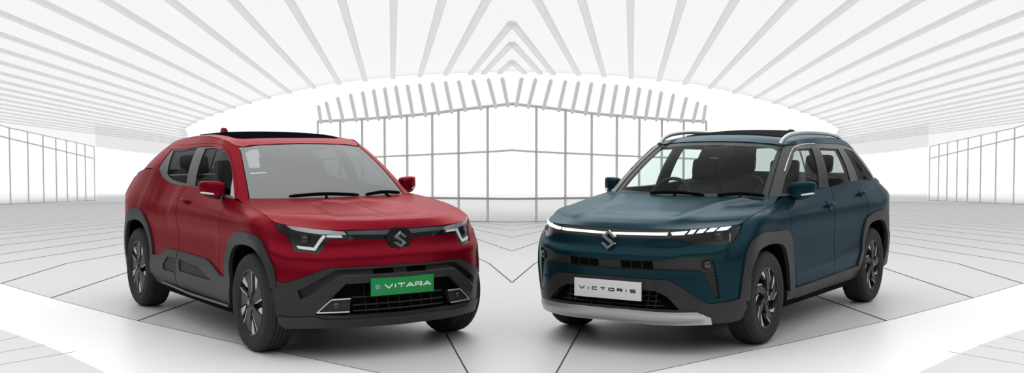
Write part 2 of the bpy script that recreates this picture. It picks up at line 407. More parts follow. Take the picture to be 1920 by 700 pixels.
TRACE = {
 'red': {
  'bumper': [(0.0,0.8093),(0.3538,0.8174),(0.5079,0.8212),(0.5951,0.7238),(0.7405,0.751),(0.7566,0.7602),(0.7786,0.8588),(0.8423,0.8731),(0.9415,0.92),(1.0149,0.8837),(1.0604,0.8323),(1.0676,0.8068),(1.0532,0.7626),(1.0178,0.7338),(0.9548,0.656),(0.9205,0.579),(0.9071,0.5266),(0.8391,0.5306),(0.53,0.6342),(0.4647,0.6344),(0.1369,0.6338),(0.0,0.6378)],
  'grille_strip': [(0.3958,0.92),(0.0,0.92),(0.0,0.8093),(0.3538,0.8174),(0.3746,0.818),(0.3783,0.8413)],
  'strip_band': [(0.3948,0.9098),(0.0,0.886),(0.0,0.8416),(0.3536,0.8575),(0.3843,0.859)],
  'headlight': [(0.9415,0.92),(0.3958,0.92),(0.3783,0.8413),(0.3746,0.818),(0.5079,0.8212),(0.5951,0.7238),(0.7405,0.751),(0.7566,0.7602),(0.7786,0.8588),(0.8423,0.8731)],
  'drl_top': [(0.7992,0.92),(0.6805,0.92),(0.5038,0.9133),(0.4103,0.9016),(0.392,0.8571),(0.5396,0.864),(0.5745,0.8627),(0.6581,0.8802),(0.7487,0.8979)],
  'drl_hook': [(0.5501,0.8588),(0.5359,0.8453),(0.6107,0.7505),(0.72,0.7696),(0.7282,0.79),(0.6196,0.7714),(0.5589,0.8541)],
  'drl_tip': [(0.5325,0.8579),(0.4299,0.8559),(0.4182,0.8339),(0.5304,0.8372)],
  'projector': [(0.6751,0.8315)],
  'bumper_cladding': [(0.0,0.6367),(0.137,0.6327),(0.4648,0.6333),(0.5301,0.6332),(0.8391,0.5287),(0.8955,0.5429),(0.9322,0.5522),(0.9236,0.4674),(0.9153,0.3712),(0.895,0.2881),(0.6431,0.2965),(0.5627,0.2755),(0.1468,0.2746),(0.0,0.2724)],
  'slot': [(0.4735,0.6184),(0.219,0.6194),(0.0,0.6205),(0.0,0.5771),(0.2205,0.5789),(0.4437,0.5777),(0.6754,0.4389),(0.7279,0.4211),(0.7452,0.4813)],
  'mouth': [(0.4204,0.5203),(0.2477,0.5227),(0.0,0.5166),(0.0,0.2886),(0.1514,0.2948),(0.4087,0.305),(0.633,0.3151),(0.6262,0.3297)],
  'lip': [(0.8843,0.298),(0.644,0.3061),(0.5643,0.2852),(0.1494,0.2848),(0.0,0.2807),(0.0,0.22),(0.1305,0.2239),(0.5998,0.2287),(0.7992,0.22),(0.8626,0.2423)],
  'fog_top': [(0.5205,0.415),(0.3891,0.4188)],
  'fog_bot': [(0.6252,0.3297),(0.4054,0.3308)],
  'fog_side': [(0.6252,0.3297),(0.5205,0.415)],
  'fog_lens': [(0.4953,0.3737)],
  'fog_unit': [(0.6193,0.3314),(0.5195,0.4138),(0.3891,0.4181),(0.4054,0.3308)],
  'sensor_side': [(0.7143,0.6094)],
  'sensor_mid': [(0.0,0.6578)],
  'emblem': [(0.0,0.8058)],
  'plate': [(0.0,0.4882)],
  'fender': [(0.9653,0.92),(1.4753,0.92),(1.867,0.92),(1.9468,0.92),(1.9239,0.8911),(1.8711,0.8603),(1.8712,0.7794),(1.9015,0.6305),(1.8766,0.3888),(1.6621,0.4014),(1.7145,0.6099),(1.643,0.6995),(1.5062,0.7467),(1.3795,0.7624),(1.159,0.7609),(1.0532,0.7626),(1.0676,0.8068),(1.0604,0.8323),(1.0149,0.8837)],
  'front_door': [(1.9553,0.92),(1.9303,0.8907),(1.8781,0.86),(1.8793,0.779),(1.9096,0.6299),(1.8854,0.3787),(2.828,0.3974),(2.8175,0.5587),(2.8559,0.7176),(2.909,0.8569),(2.968,0.8888),(2.9349,0.92)],
  'rear_door': [(2.9474,0.92),(2.978,0.8886),(2.9193,0.8566),(2.867,0.7169),(2.8282,0.5579),(2.842,0.3959),(3.5253,0.3366),(3.5299,0.5082),(3.5948,0.6047),(3.6712,0.6756),(3.646,0.7762),(3.6252,0.8619),(3.6547,0.8936),(5.1623,0.92)],
  'quarter': [(3.4748,0.92),(3.6639,0.8932),(3.6343,0.8616),(3.6556,0.7757),(3.6807,0.675),(3.7722,0.7579),(3.8498,0.7865),(3.9908,0.7931),(4.1115,0.7682),(4.2513,0.6669),(4.2824,0.5844)],
  'clad_rear': [(3.5164,0.4774),(3.292,0.4921),(3.0924,0.5594),(2.8273,0.5607),(2.9908,0.22),(3.2297,0.22),(3.5861,0.22),(3.5444,0.4703)],
  'side_cladding': [(2.8138,0.5605),(2.2067,0.5547),(2.0773,0.5387),(1.8477,0.4625),(1.7439,0.4629),(1.6253,0.4713),(1.774,0.22),(2.0746,0.22),(2.9739,0.22)],
  'recess_rear': [(3.2269,0.4122),(3.0884,0.496),(2.8517,0.501),(2.8647,0.3688),(3.2194,0.3705)],
  'recess_front': [(2.7841,0.5005),(2.3288,0.4847),(2.0473,0.4001),(2.7974,0.4006)],
  'clad_line': [(2.8143,0.3546),(2.0283,0.3427)],
  'farch_out': [(1.7717,0.3474),(1.7362,0.445),(1.7526,0.6043),(1.6781,0.7116),(1.5204,0.7769),(1.3801,0.79),(1.1661,0.7896),(1.0333,0.7728),(0.9608,0.7072),(0.915,0.6361),(0.8956,0.5516),(0.8951,0.491)],
  'farch_in': [(1.7194,0.2802),(1.6317,0.4301),(1.6476,0.5766),(1.5804,0.6689),(1.4465,0.7042),(1.2481,0.7105),(1.0874,0.6837),(1.0042,0.6436),(0.9544,0.5558),(0.936,0.4847)],
  'rarch_out': [(4.3445,0.5324),(4.3223,0.6824),(4.1391,0.7875),(4.0073,0.8184),(3.8306,0.8164),(3.7171,0.7842),(3.617,0.6915),(3.5289,0.5934),(3.4831,0.4803),(3.5511,0.2978)],
  'rarch_in': [(4.2464,0.4979),(4.2452,0.5812),(4.2034,0.6796),(4.064,0.7251),(3.8766,0.7362),(3.76,0.7046),(3.6443,0.6309),(3.5815,0.5684),(3.5452,0.4608),(3.6224,0.2999)],
  'handle': [(2.7658,0.8766)],
  'handle_cup': [(2.9377,0.8813),(2.8895,0.8888),(2.7555,0.8902),(2.6536,0.8828),(2.6425,0.869),(2.7368,0.861),(2.8663,0.8673)],
  'seam': [(0.6875,0.0),(0.665,0.0745),(0.6699,0.2267),(0.7016,0.3565),(0.8042,0.4128),(1.1513,0.4125),(1.6262,0.3807),(2.3943,0.355),(2.3202,0.034),(2.2462,0.0)],
  'windows': [(0.7025,0.0),(0.6892,0.1688),(0.7099,0.3067),(0.7876,0.3712),(1.152,0.3824),(1.5885,0.3531),(2.2467,0.3037),(2.2452,0.0479),(2.1104,0.0)],
  'glass_f': [(1.383,0.3496),(1.1428,0.3711),(0.8802,0.3704),(0.7367,0.3512),(0.7001,0.2533),(0.6962,0.1662),(0.7425,0.0249),(1.36,0.0134)],
  'glass_r': [(2.188,0.2945),(1.5904,0.3462),(1.5307,0.0211),(1.8851,0.036),(2.0313,0.0567)],
  'mirror_tri': [(0.6927,0.1582),(0.699,0.0054),(0.7381,0.0215)],
  'taillight': [(4.6196,0.8728),(4.4737,0.8849),(4.1978,0.8528),(4.2898,0.8487)],
  'hood_panel': [(0.0,0.2011),(0.1386,0.135),(0.3618,0.1275),(0.3639,0.4099),(0.3144,0.7484),(0.1633,0.9307),(0.0,0.8147)],
  'hood_ridge': [(0.3034,0.7955),(0.3567,0.4094),(0.3727,0.1348)],
  'nose_crease': [(0.0,0.7004),(0.2091,0.6971),(0.3988,0.6977),(0.5836,0.6868),(0.7266,0.7028),(0.8332,0.7116),(0.9109,0.7191)],
  'corner_crease': [(0.8344,0.7043),(0.7271,0.6992),(0.5842,0.6797),(0.5119,0.6712)],
  'shoulder': [(1.2383,0.8318),(1.8208,0.8499),(2.4535,0.8666),(3.0444,0.8809)],
  'door_hollow': [(2.0109,0.7715),(1.9708,0.6251),(2.7772,0.6238),(3.1689,0.6573),(3.1706,0.7808),(2.7643,0.8154)],
  'mustache': [(0.7037,0.4066),(0.5742,0.4954),(0.4407,0.5649),(0.252,0.5639),(0.0,0.562)],
  'haunch': [(3.5379,0.8992),(3.6244,0.8692),(3.7972,0.8505)],
 },
 'teal': {
  'bumper': [(0.0,0.8109),(0.0608,0.8113),(0.4615,0.8176),(0.6497,0.7737),(0.8749,0.7797),(0.9063,0.7864),(0.9247,0.8112),(1.0289,0.7299),(1.0944,0.6764),(1.0471,0.5974),(1.0141,0.4223),(0.9968,0.3665),(0.9689,0.3771),(0.735,0.3657),(0.6952,0.3756),(0.5213,0.4911),(0.4541,0.5299),(0.1632,0.533),(0.0,0.537)],
  'midgrille': [(0.0,0.6506),(0.3495,0.6599),(0.4408,0.6661),(0.4965,0.6746),(0.5394,0.6921),(0.7456,0.6883),(0.7751,0.6656),(0.7934,0.5582),(0.812,0.402),(0.7828,0.3981),(0.6919,0.5858),(0.6557,0.5903),(0.4165,0.5952),(0.0,0.5879)],
  'grille_strip': [(0.0,0.88),(0.4428,0.88),(0.435,0.8466),(0.4614,0.8187),(0.0607,0.8121),(0.0,0.8109)],
  'light_bar': [(0.0,0.8485),(0.4359,0.8602),(0.4294,0.841),(0.0,0.8339)],
  'headlight': [(0.4428,0.88),(1.0628,0.88),(0.9061,0.7876),(0.8745,0.7809),(0.6497,0.7752),(0.4614,0.8187),(0.435,0.8466)],
  'drl1': [(0.4552,0.8626),(0.468,0.8437),(0.5501,0.8467),(0.574,0.8721)],
  'drl2': [(0.5948,0.877),(0.6311,0.8772),(0.6104,0.8516),(0.5744,0.8506)],
  'drl3': [(0.6519,0.8775),(0.699,0.88),(0.6749,0.8569),(0.6331,0.854)],
  'drl4': [(0.7232,0.88),(0.7717,0.88),(0.7425,0.8602),(0.6951,0.8589)],
  'drl5': [(0.796,0.88),(0.893,0.88),(0.8439,0.8629),(0.7673,0.863)],
  'projector': [(0.7778,0.8317)],
  'proj_box': [(0.7452,0.8549),(0.8091,0.8542),(0.8083,0.8091),(0.7557,0.8094)],
  'chrome_v': [(0.8653,0.8445),(0.8727,0.8438),(0.8685,0.7937),(0.8623,0.7927)],
  'cladding': [(0.0,0.5351),(0.1632,0.5311),(0.4542,0.528),(0.5214,0.4892),(0.6952,0.3737),(0.735,0.3638),(0.969,0.3751),(1.0289,0.3547),(1.0831,0.2722),(1.0871,0.22),(0.893,0.22),(0.729,0.2218),(0.6947,0.288),(0.4941,0.293),(0.1779,0.2991),(0.0,0.2993)],
  'mouth': [(0.0,0.4423),(0.2691,0.4519),(0.3593,0.4492),(0.4395,0.4141),(0.5359,0.3202),(0.1779,0.3239),(0.0,0.3247)],
  'skid': [(0.0,0.3052),(0.1785,0.307),(0.4954,0.3031),(0.6416,0.3025),(0.7258,0.2711),(0.7232,0.22),(0.5049,0.22),(0.1546,0.2253),(0.0,0.2278)],
  'skid_edge': [(0.0,0.2699),(0.173,0.2766),(0.4862,0.2727),(0.521,0.2651),(0.641,0.2966),(0.7258,0.2711)],
  'fog': [(0.7283,0.6368)],
  'vent': [(0.7035,0.5859),(0.7861,0.5852),(0.8087,0.4136),(0.7852,0.4074)],
  'opening': [(0.0882,0.647),(0.3418,0.657),(0.3402,0.6019),(0.0899,0.5967)],
  'sensor_a': [(0.35,0.4892)],
  'sensor_b': [(0.6693,0.4813)],
  'sensor_mid': [(0.0,0.6687)],
  'emblem': [(0.0,0.7905)],
  'plate': [(0.0,0.441)],
  'crease_lo': [(0.0,0.682),(0.2464,0.686),(0.438,0.6918),(0.5856,0.708),(0.7329,0.7175),(0.8144,0.7298)],
  'crease_hi': [(0.0,0.7504),(0.2414,0.7473),(0.5066,0.7628),(0.6499,0.7715)],
  'corner_crease': [(0.9104,0.7905),(0.8406,0.753),(0.7782,0.6988)],
  'fender': [(1.0871,0.88),(1.6692,0.88),(1.936,0.88),(1.9891,0.88),(1.9387,0.8289),(1.926,0.7425),(1.9745,0.5497),(2.0965,0.2648),(1.9597,0.2812),(1.8788,0.528),(1.8462,0.649),(1.7722,0.6868),(1.5063,0.6905),(1.2603,0.6862),(1.1342,0.6669),(1.0722,0.6559),(1.0289,0.7299),(0.9247,0.8125)],
  'front_door': [(1.9993,0.88),(1.9458,0.8285),(1.933,0.7421),(1.9792,0.5492),(2.117,0.2534),(3.0451,0.2717),(2.9335,0.4248),(2.9616,0.8013),(3.1074,0.88)],
  'rear_door': [(3.1191,0.88),(2.9708,0.801),(2.9434,0.4238),(3.0569,0.2705),(3.7019,0.2852),(3.6299,0.3678),(3.7039,0.5205),(3.8154,0.6416),(3.8404,0.745),(3.8771,0.8343),(5.0955,0.88)],
  'quarter': [(3.877,0.88),(3.8878,0.8342),(3.8492,0.7446),(3.8243,0.6411),(3.9135,0.6878),(4.1012,0.7119),(4.3395,0.722),(4.4606,0.6565),(4.4832,0.5347)],
  'fuel_flap': [(3.9571,0.8436),(4.2656,0.8452),(4.244,0.8317),(4.1479,0.774),(3.9029,0.7637)],
  'sill': [(1.8889,0.3018),(3.7186,0.3351),(3.8523,0.22),(3.4088,0.22),(1.9845,0.22)],
  'sill_step': [(2.1543,0.22),(2.2973,0.2879),(3.2315,0.3126),(3.4873,0.2783),(3.5835,0.2481)],
  'farch_out': [(0.9674,0.3754),(1.0113,0.6107),(1.0755,0.7096),(1.1902,0.731),(1.4923,0.7217),(1.7591,0.7213),(1.8645,0.7017),(1.9347,0.6558),(1.9582,0.5224),(1.993,0.3787),(2.0506,0.2747)],
  'farch_in': [(1.0827,0.3271),(1.0845,0.5434),(1.1926,0.6335),(1.3207,0.65),(1.5455,0.6578),(1.715,0.6428),(1.7902,0.5982),(1.845,0.4926),(1.8968,0.3625),(1.9671,0.2674)],
  'rarch_out': [(3.6116,0.3393),(3.6648,0.5322),(3.7752,0.673),(3.8695,0.7072),(4.0787,0.7299),(4.3496,0.7355),(4.4369,0.7116),(4.5075,0.6549),(4.5193,0.5305),(4.4801,0.3824)],
  'rarch_in': [(3.7009,0.3401),(3.7188,0.5015),(3.8177,0.605),(3.9047,0.6561),(4.0552,0.673),(4.2416,0.6712),(4.3453,0.6395),(4.4301,0.5542),(4.4293,0.4413)],
  'handle_f': [(2.8646,0.8168)],
  'handle_r': [(3.7589,0.8386)],
  'roof_side': [(0.6245,0.46),(0.6302,0.4488),(0.785,0.4299),(1.4984,0.417),(2.2416,0.3997),(2.6911,0.3773),(2.6911,0.46)],
  'glass_f': [(0.7094,0.0186),(0.7113,0.1542),(0.7761,0.3704),(0.892,0.3843),(1.3685,0.3702),(1.3237,0.0)],
  'glass_r': [(1.5557,0.3625),(2.0746,0.3449),(2.0296,0.001),(1.506,0.0)],
  'glass_q': [(2.2481,0.3436),(2.5055,0.3291),(2.6303,0.0063),(2.2657,0.0)],
  'chrome_line': [(0.695,0.1959),(0.7058,0.2802),(0.7331,0.3671),(0.8095,0.4098),(1.1894,0.418),(1.4908,0.4127)],
  'taillight': [(4.677,0.8578),(4.7255,0.8355),(4.4642,0.8183),(4.3746,0.8237),(4.5596,0.8566)],
  'hood_hollow': [(0.0,0.2635),(0.0923,0.2729),(0.3468,0.2149),(0.3464,0.4834),(0.3906,0.8782),(0.4554,1.065),(0.0,1.1724)],
  'hood_ridge': [(0.4337,0.13),(0.4132,0.3923),(0.4213,0.7855),(0.5378,1.0478)],
  'hood_dimple': [(0.5152,0.7717),(0.5623,0.9299),(0.6797,0.9691),(0.7108,0.8461),(0.6513,0.6986),(0.5601,0.6975)],
  'door_crease': [(1.9766,0.3615),(2.2658,0.3878),(2.6373,0.4028),(3.1059,0.4264),(3.4885,0.4543),(3.8982,0.4783)],
 },
}
POSES={'red':((-1.9005310542341365, 9.91274832825114),-0.9779811171199336,-1),'teal':((1.8841188712725103, 10.188777661308293),-2.158132199545389,1)}
def camera():
    cd=bpy.data.cameras.new('camera'); o=bpy.data.objects.new('camera',cd); COL.objects.link(o)
    cd.sensor_width=36; cd.lens=2205/1920*36; o.location=(0,0,1.56); o.rotation_euler=(math.pi/2-.0457,0,0); cd.clip_end=2000
    SC.camera=o; return o
# ------------------------------------------------------------------ materials
M_RED = mat('red_paint', (.21, .004, .015), .33, .5, .10, .16, spec=.06, tint=(.75, .12, .20))
M_TEAL = mat('teal_paint', (.008, .034, .045), .31, .5, .11, .12, spec=.06, tint=(.16, .42, .50))
MC = dict(
 plastic=noise_bump(mat('grained_plastic', (.018, .019, .020), .5), 900, .05, .001), plastic_dark=noise_bump(mat('recessed_plastic', (.014, .015, .016), .6), 900, .05, .001), dark=mat('dark_plastic', (.010, .010, .011), .5), black=mat('black_recess', (.0025, .0025, .003), .9, spec=.1),
 rubber=mat('tyre_rubber', (.016, .016, .017), .78), rim_dark=mat('rim_black', (.010, .010, .011), .35), spoke=mat('spoke_grey', (.030, .031, .033), .45, .3), machined=mat('machined_alloy', (.50, .50, .51), .28, .9),
 gloss_black=mat('gloss_black', (.006, .006, .008), .12, 0, .6, .04), grey_gloss=mat('grey_trim', (.10, .105, .11), .35, .4), chrome=mat('chrome', (.62, .63, .64), .16, 1.), satin=mat('satin_silver', (.58, .58, .59), .30, .9), satin_dark=mat('dark_satin', (.12, .12, .13), .35, .7),
 silver=mat('silver_plastic', (.50, .50, .51), .34, .6), lamp_black=mat('lamp_housing', (.012, .012, .013), .3), lamp_silver=mat('lamp_silver', (.55, .56, .57), .3, .5), lamp_white=mat('lamp_diffuser', (.85, .86, .87), .25),
 lamp_on=mat('lit_diffuser', (.9, .9, .9), .3, emit=(1, 1, 1), estr=1.1), lamp_red=mat('tail_lamp', (.35, .01, .015), .12, coat=.5), lens=mat('projector_glass', (.03, .03, .033), .08, coat=.5),
 clear=glass('lamp_cover', (1, 1, 1), .97, .01), mirror=mat('mirror_glass', (.7, .7, .72), .03, 1.), 
 trim_grey=mat('grey_pillar', (.115, .117, .118), .42, .2), trim_light=mat('light_grey_trim', (.42, .43, .43), .4), pillar=mat('pillar_black', (.022, .022, .024), .36, .1), frit=mat('glass_border', (.010, .011, .012), .5),
 glass_dark=glass('cabin_shade_glass', (.9, 1, 1), .09, .012), glass_side=glass('side_glass', (.92, 1., .97), .80, .02), glass_quarter=glass('tinted_quarter_glass', (.95, 1, .98), .06, .02), glass_rear=glass('rear_glass', (.93, 1, .97), .6, .02),  # glass_dark: tint stands in for the shade inside the cabin
 sunroof=mat('roof_glass', (.004, .005, .009), .3, spec=0.), sunroof_grey=mat('smoked_roof_glass', (.030, .029, .030), .3, spec=0.), cabin=mat('cabin_trim', (.018, .020, .020), .6), seat=mat('seat_leather', (.016, .020, .019), .55), lining=mat('cabin_lining', (.035, .036, .036), .8),
 plate_green=mat('green_plate', (.004, .26, .055), .4), plate_white=mat('white_plate', (.74, .74, .75), .4), ink_white=mat('white_ink', (.85, .9, .85), .5), ink_blue=mat('pale_blue_ink', (.25, .38, .62), .5), ink_black=mat('black_ink', (.006, .006, .007), .5),
 handle_shade=mat('handle_recess', (.10, .003, .008), .4), handle_shade2=mat('handle_recess_teal', (.006, .025, .034), .4))
# ------------------------------------------------------------------ small car pieces
def lf(S, q, side=1, off=0.):
    """local frame on a surface: returns f(u along the body, v up the surface, w outwards) -> point"""
    P, N = S.evn([q]); e = .004
    d = S.ev([[q[0]+e, q[1]], [q[0]-e, q[1]], [q[0], min(q[1]+e, S.b1)], [q[0], max(q[1]-e, S.b0)]])
    ta = d[0]-d[1]; ta /= np.linalg.norm(ta); n = N[0]; tb = np.cross(n, ta); tb /= np.linalg.norm(tb)
    if tb @ (d[2]-d[3]) < 0: tb = -tb
    P = P[0]+n*off; k = np.array([1, side, 1])
    return lambda u, v, w: (P+ta*u+tb*v+n*w)*k
def on(S, pts, off, side=1, h=.02):
    q = resample(pts, h, False); P, N = S.evn(q); return (P+N*off)*np.array([1, side, 1])
def blob(mb, f, ru, rv, rw, e=.6, n=20, m=12, mi=0):
    """rounded box / pebble in a local frame"""
    sp = lambda v, p: math.copysign(abs(v)**p, v); V = []
    for j in range(m+1):
        ph = -math.pi/2+math.pi*j/m
        for i in range(n):
            th = 2*math.pi*i/n
            V.append(f(ru*sp(math.cos(ph), e)*sp(math.cos(th), e), rv*sp(math.cos(ph), e)*sp(math.sin(th), e), rw*sp(math.sin(ph), e)))
    F = [(j*n+i, j*n+(i+1) % n, (j+1)*n+(i+1) % n, (j+1)*n+i) for j in range(m) for i in range(n)]
    return mb.add(V, F, mi)
def vec_frame(o, u, v, w): o, u, v, w = map(np.array, (o, u, v, w)); return lambda a, b, c: o+u*a+v*b+w*c
def xyz(o=(0, 0, 0)): return lambda a, b, c: (o[0]+a, o[1]+b, o[2]+c)

S_MARK = [(.5, 1), (1, .68), (.94, .62), (.80, .60), (.5, .79), (.36, .70), (1, .32), (.5, 0), (0, .32), (.06, .38), (.20, .40), (.5, .21), (.64, .30), (0, .68)]
GLYPH = {  # wide technical capitals: pen strokes in a unit box
 'V': [[(0, 1), (.5, 0), (1, 1)]], 'I': [[(.5, 0), (.5, 1)]], 'T': [[(0, 1), (1, 1)], [(.5, 1), (.5, 0)]],
 'A': [[(0, 0), (.5, 1), (1, 0)], [(.2, .3), (.8, .3)]],
 'R': [[(0, 0), (0, 1), (.8, 1), (1, .88), (1, .58), (.8, .45), (0, .45)], [(.55, .45), (1, 0)]],
 'C': [[(1, 1), (.18, 1), (0, .85), (0, .15), (.18, 0), (1, 0)]],
 'O': [[(.18, 1), (.82, 1), (1, .85), (1, .15), (.82, 0), (.18, 0), (0, .15), (0, .85), (.18, 1)]],
 'S': [[(1, 1), (.15, 1), (0, .88), (0, .63), (.15, .52), (.85, .52), (1, .4), (1, .12), (.85, 0), (0, 0)]],
 'r': [[(0, 0), (0, .6)], [(0, 1), (.8, 1), (1, .88), (1, .58), (.8, .45), (.35, .45)], [(.6, .45), (1, 0)]],
 'e': [[(.05, .5), (1, .5), (1, .75), (.78, 1), (.2, 1), (0, .8), (0, .2), (.2, 0), (.9, 0)]],
}
def stroke_poly(pts, w):
    """thick outline of a polyline with mitred joints"""
    P = [np.array(p, float) for p in pts]; n = len(P); Lf, Rt = [], []
    for i in range(n):
        d0 = P[i]-P[i-1] if i > 0 else P[1]-P[0]; d1 = P[i+1]-P[i] if i < n-1 else P[-1]-P[-2]
        d0 = d0/np.hypot(*d0); d1 = d1/np.hypot(*d1); n0 = np.array([-d0[1], d0[0]]); n1 = np.array([-d1[1], d1[0]])
        m = n0+n1; l = m@m; m = m*(2/l) if l > .5 else n0
        Lf.append(P[i]+m*w/2); Rt.append(P[i]-m*w/2)
    return Lf, Rt
def lettering(text, f, x0, z0, widths, h, gap, w, d, name, m, parent):
    """each character becomes a mesh of its own; f(u, v, w) places the lettering plane"""
    x = x0
    for ch, cw in zip(text, widths):
        mb = MB()
        for st in GLYPH.get(ch, []):
            Lf, Rt = stroke_poly([(x+p[0]*cw, z0+p[1]*h) for p in st], w); n = len(Lf)
            V = [f(a[0], a[1], d) for a in Lf]+[f(a[0], a[1], d) for a in Rt]+[f(a[0], a[1], 0) for a in Lf]+[f(a[0], a[1], 0) for a in Rt]
            F = []
            for i in range(n-1):
                F += [(i, i+1, n+i+1, n+i), (i, 2*n+i, 2*n+i+1, i+1), (n+i, n+i+1, 3*n+i+1, 3*n+i)]
            F += [(0, n, 3*n, 2*n), (n-1, 3*n-1, 4*n-1, 2*n-1)]
            mb.add(V, F)
        mb.build(name, m, parent, smooth=False); x += cw+gap

def wheel(car, x, side, R, rim, yo, M, style, ph):
    """wheel centred at x; outer face at |y| = yo"""
    root = empty('wheel', (x, side*yo, R), 0, car); s = side
    # tyre: sidewall, shoulder and grooved tread; h runs inwards from the outer face
    T = .225 if style == 'blade' else .215; r0 = rim
    prof = [(r0-.012, .022), (r0+.002, .010), (r0+.012, .004), (r0+.02, .007), (r0+.045, -.001), (R-.048, -.003), (R-.035, .003), (R-.028, .002), (R-.014, .014), (R-.003, .032), (R, .046)]
    gs = [.066, .098, .127, .159]
    for g in gs: prof += [(R, g-.006), (R-.008, g-.004), (R-.008, g+.004), (R, g+.006)]
    prof += [(R, T-.046), (R-.003, T-.032), (R-.014, T-.014), (R-.05, T), (r0+.02, T), (r0-.012, T-.02)]
    n = 120; V = []; N = len(prof)
    for k in range(n):
        a = 2*math.pi*k/n
        for i, (r, h) in enumerate(prof):
            if (7 < i < 11 or N-7 < i < N-3) and k % 3 == 0: r -= .006
            V.append((r*math.cos(a), -s*h, r*math.sin(a)))
    F = [(k*N+i, k*N+i+1, ((k+1) % n)*N+i+1, ((k+1) % n)*N+i) for k in range(n) for i in range(N-1)]
    MB().add(V, F).build('tyre', M['rubber'], root, angle=50)
    mb = MB(); c = (0, 0, 0)
    mb.lathe([(rim+.004, -s*.012), (rim-.002, -s*.006), (rim-.010, -s*.010), (rim-.016, -s*.03), (rim-.03, -s*.10), (rim-.028, -s*.2), (rim+.002, -s*.205)], c, n=64)
    mb.lathe([(.001, -s*.10), (.12, -s*.10), (.135, -s*.125), (.001, -s*.125)], c, n=40)
    mb.build('rim', M['rim_dark'], root)
    def pol(r, deg): return (r*math.cos(math.radians(deg)), r*math.sin(math.radians(deg)))
    def pf(depth0, depth1):
        def f(u, v, h):
            r = math.hypot(u, v); d = depth0+(depth1-depth0)*min(1, r/rim)
            return (-s*u if s < 0 else u*-1, -s*(d+h), v) if False else (u*(-1 if s > 0 else 1), -s*(d+h), v)
        return f
    rr = rim-.012
    for k in range(5):
        a = ph+72*k
        if style == 'blade':
            blade = [pol(.045, a-32), pol(.045, a+30), pol(.085, a+20), pol(.13, a+20), pol(rr, a+23), pol(rr, a+12), pol(rr, a), pol(rr, a-12), pol(.16, a-13), pol(.10, a-20)]
            facet = [pol(.115, a+23), pol(.15, a+24), pol(rr, a+27), pol(rr, a+34), pol(rr, a+42), pol(.15, a+36)]
            edge = [pol(.07, a-27), pol(.10, a-21.5), pol(.16, a-14.5), pol(rr, a-13.5), pol(rr, a-17), pol(.16, a-18), pol(.10, a-26)]
        else:
            blade = [pol(.045, a-34), pol(.045, a+34), pol(.085, a+22), pol(.14, a+24), pol(rr, a+38), pol(rr, a+30), pol(rr, a+22), pol(.15, a+4), pol(.09, a-14)]
            facet = [pol(.13, a+31), pol(.155, a+32), pol(rr, a+43), pol(rr, a+50), pol(rr, a+56), pol(.165, a+42)]
            edge = [pol(.12, a-5), pol(.15, a+1), pol(rr, a+18), pol(rr, a+13), pol(.15, a-3)]
        MB().prism(blade, pf(.012, .022), 0, .035).build('spoke', M['spoke'], root, angle=30)
        MB().prism(facet, pf(.030, .018), 0, .03).build('spoke_facet', M['machined'], root, angle=30)
        MB().prism(edge, pf(.014, .016), 0, .03).build('spoke_facet', M['machined'], root, angle=30)
    mb = MB(); mb.lathe([(.001, -s*.002), (.022, -s*.003), (.028, -s*.008), (.05, -s*.014), (.052, -s*.05)], n=32)
    hub = mb.build('hub_cap', M['rim_dark'], root)
    MB().prism([((p[0]-.5)*.026, (p[1]-.5)*.032) for p in S_MARK], pf(0, 0), -.0015, -.005).build('hub_badge', M['chrome'], root, smooth=False)
    for k in range(5):
        a = math.radians(ph+36+72*k)
        MB().lathe([(.001, -s*.004), (.007, -s*.004), (.009, -s*.008), (.009, -s*.03)], (.058*math.cos(a), -s*.004, .058*math.sin(a)), n=10).build('lug_nut', M['rim_dark'] if style == 'blade' else M['dark'], root)
    return root

def mirror(car, s, c, hs, M, paint, base):
    """door mirror on side s: c centre, hs half sizes (x, y, z), base = foot on the door"""
    root = empty('side_mirror', (c[0], s*c[1], c[2]), 0, car)
    def f(u, v, w):  # u: outwards (y), v: up, w: forward; tapered and swept
        k = u/hs[1]
        return (w*(1-.25*max(k, 0))-.035*k*k*(k > 0)-.02*k, s*u, v*(1-.10*k)+.008*k)
    V = MB(); blob(V, f, hs[1], hs[2], hs[0], .45, 28, 16); V.build('mirror_housing', paint, root, angle=60)
    V = MB(); g = lambda u, v, w: f(u, v*.98-hs[2]*.0, w-hs[0]*.55)
    blob(V, lambda u, v, w: f(u*.95, v*.92, w-hs[0]*.62), hs[1], hs[2], hs[0]*.45, .4); V.build('mirror_rim', M['plastic'], root)
    V = MB(); blob(V, lambda u, v, w: f(u*.84, v*.78, w*.2-hs[0]*1.06), hs[1], hs[2], hs[0]*.1, .4); V.build('mirror_glass', M['mirror'], root)
    V = MB(); blob(V, lambda u, v, w: f(u+hs[1]*.45, v-hs[2]*.62, w+hs[0]*.42), hs[1]*.52, hs[2]*.16, hs[0]*.6, .5); V.build('turn_signal', M['lamp_white'], root)
    V = MB(); blob(V, lambda u, v, w: f(u+hs[1]*.0, v-hs[2]*.98, w), hs[1]*.66, hs[2]*.26, hs[0]*.7, .6); V.build('mirror_underside', M['plastic'], root)
    b = np.array(base)-np.array(c); b = (b[0], s*b[1], b[2])
    V = MB(); V.tube([(b[0], b[1], b[2]), (b[0]*.55-.01, b[1]*.6, b[2]*.75), (-.01, -s*hs[1]*.35, -hs[2]*.95)], [.055, .045, .04], 12, flat=.55); V.build('mirror_arm', M['plastic'], root)

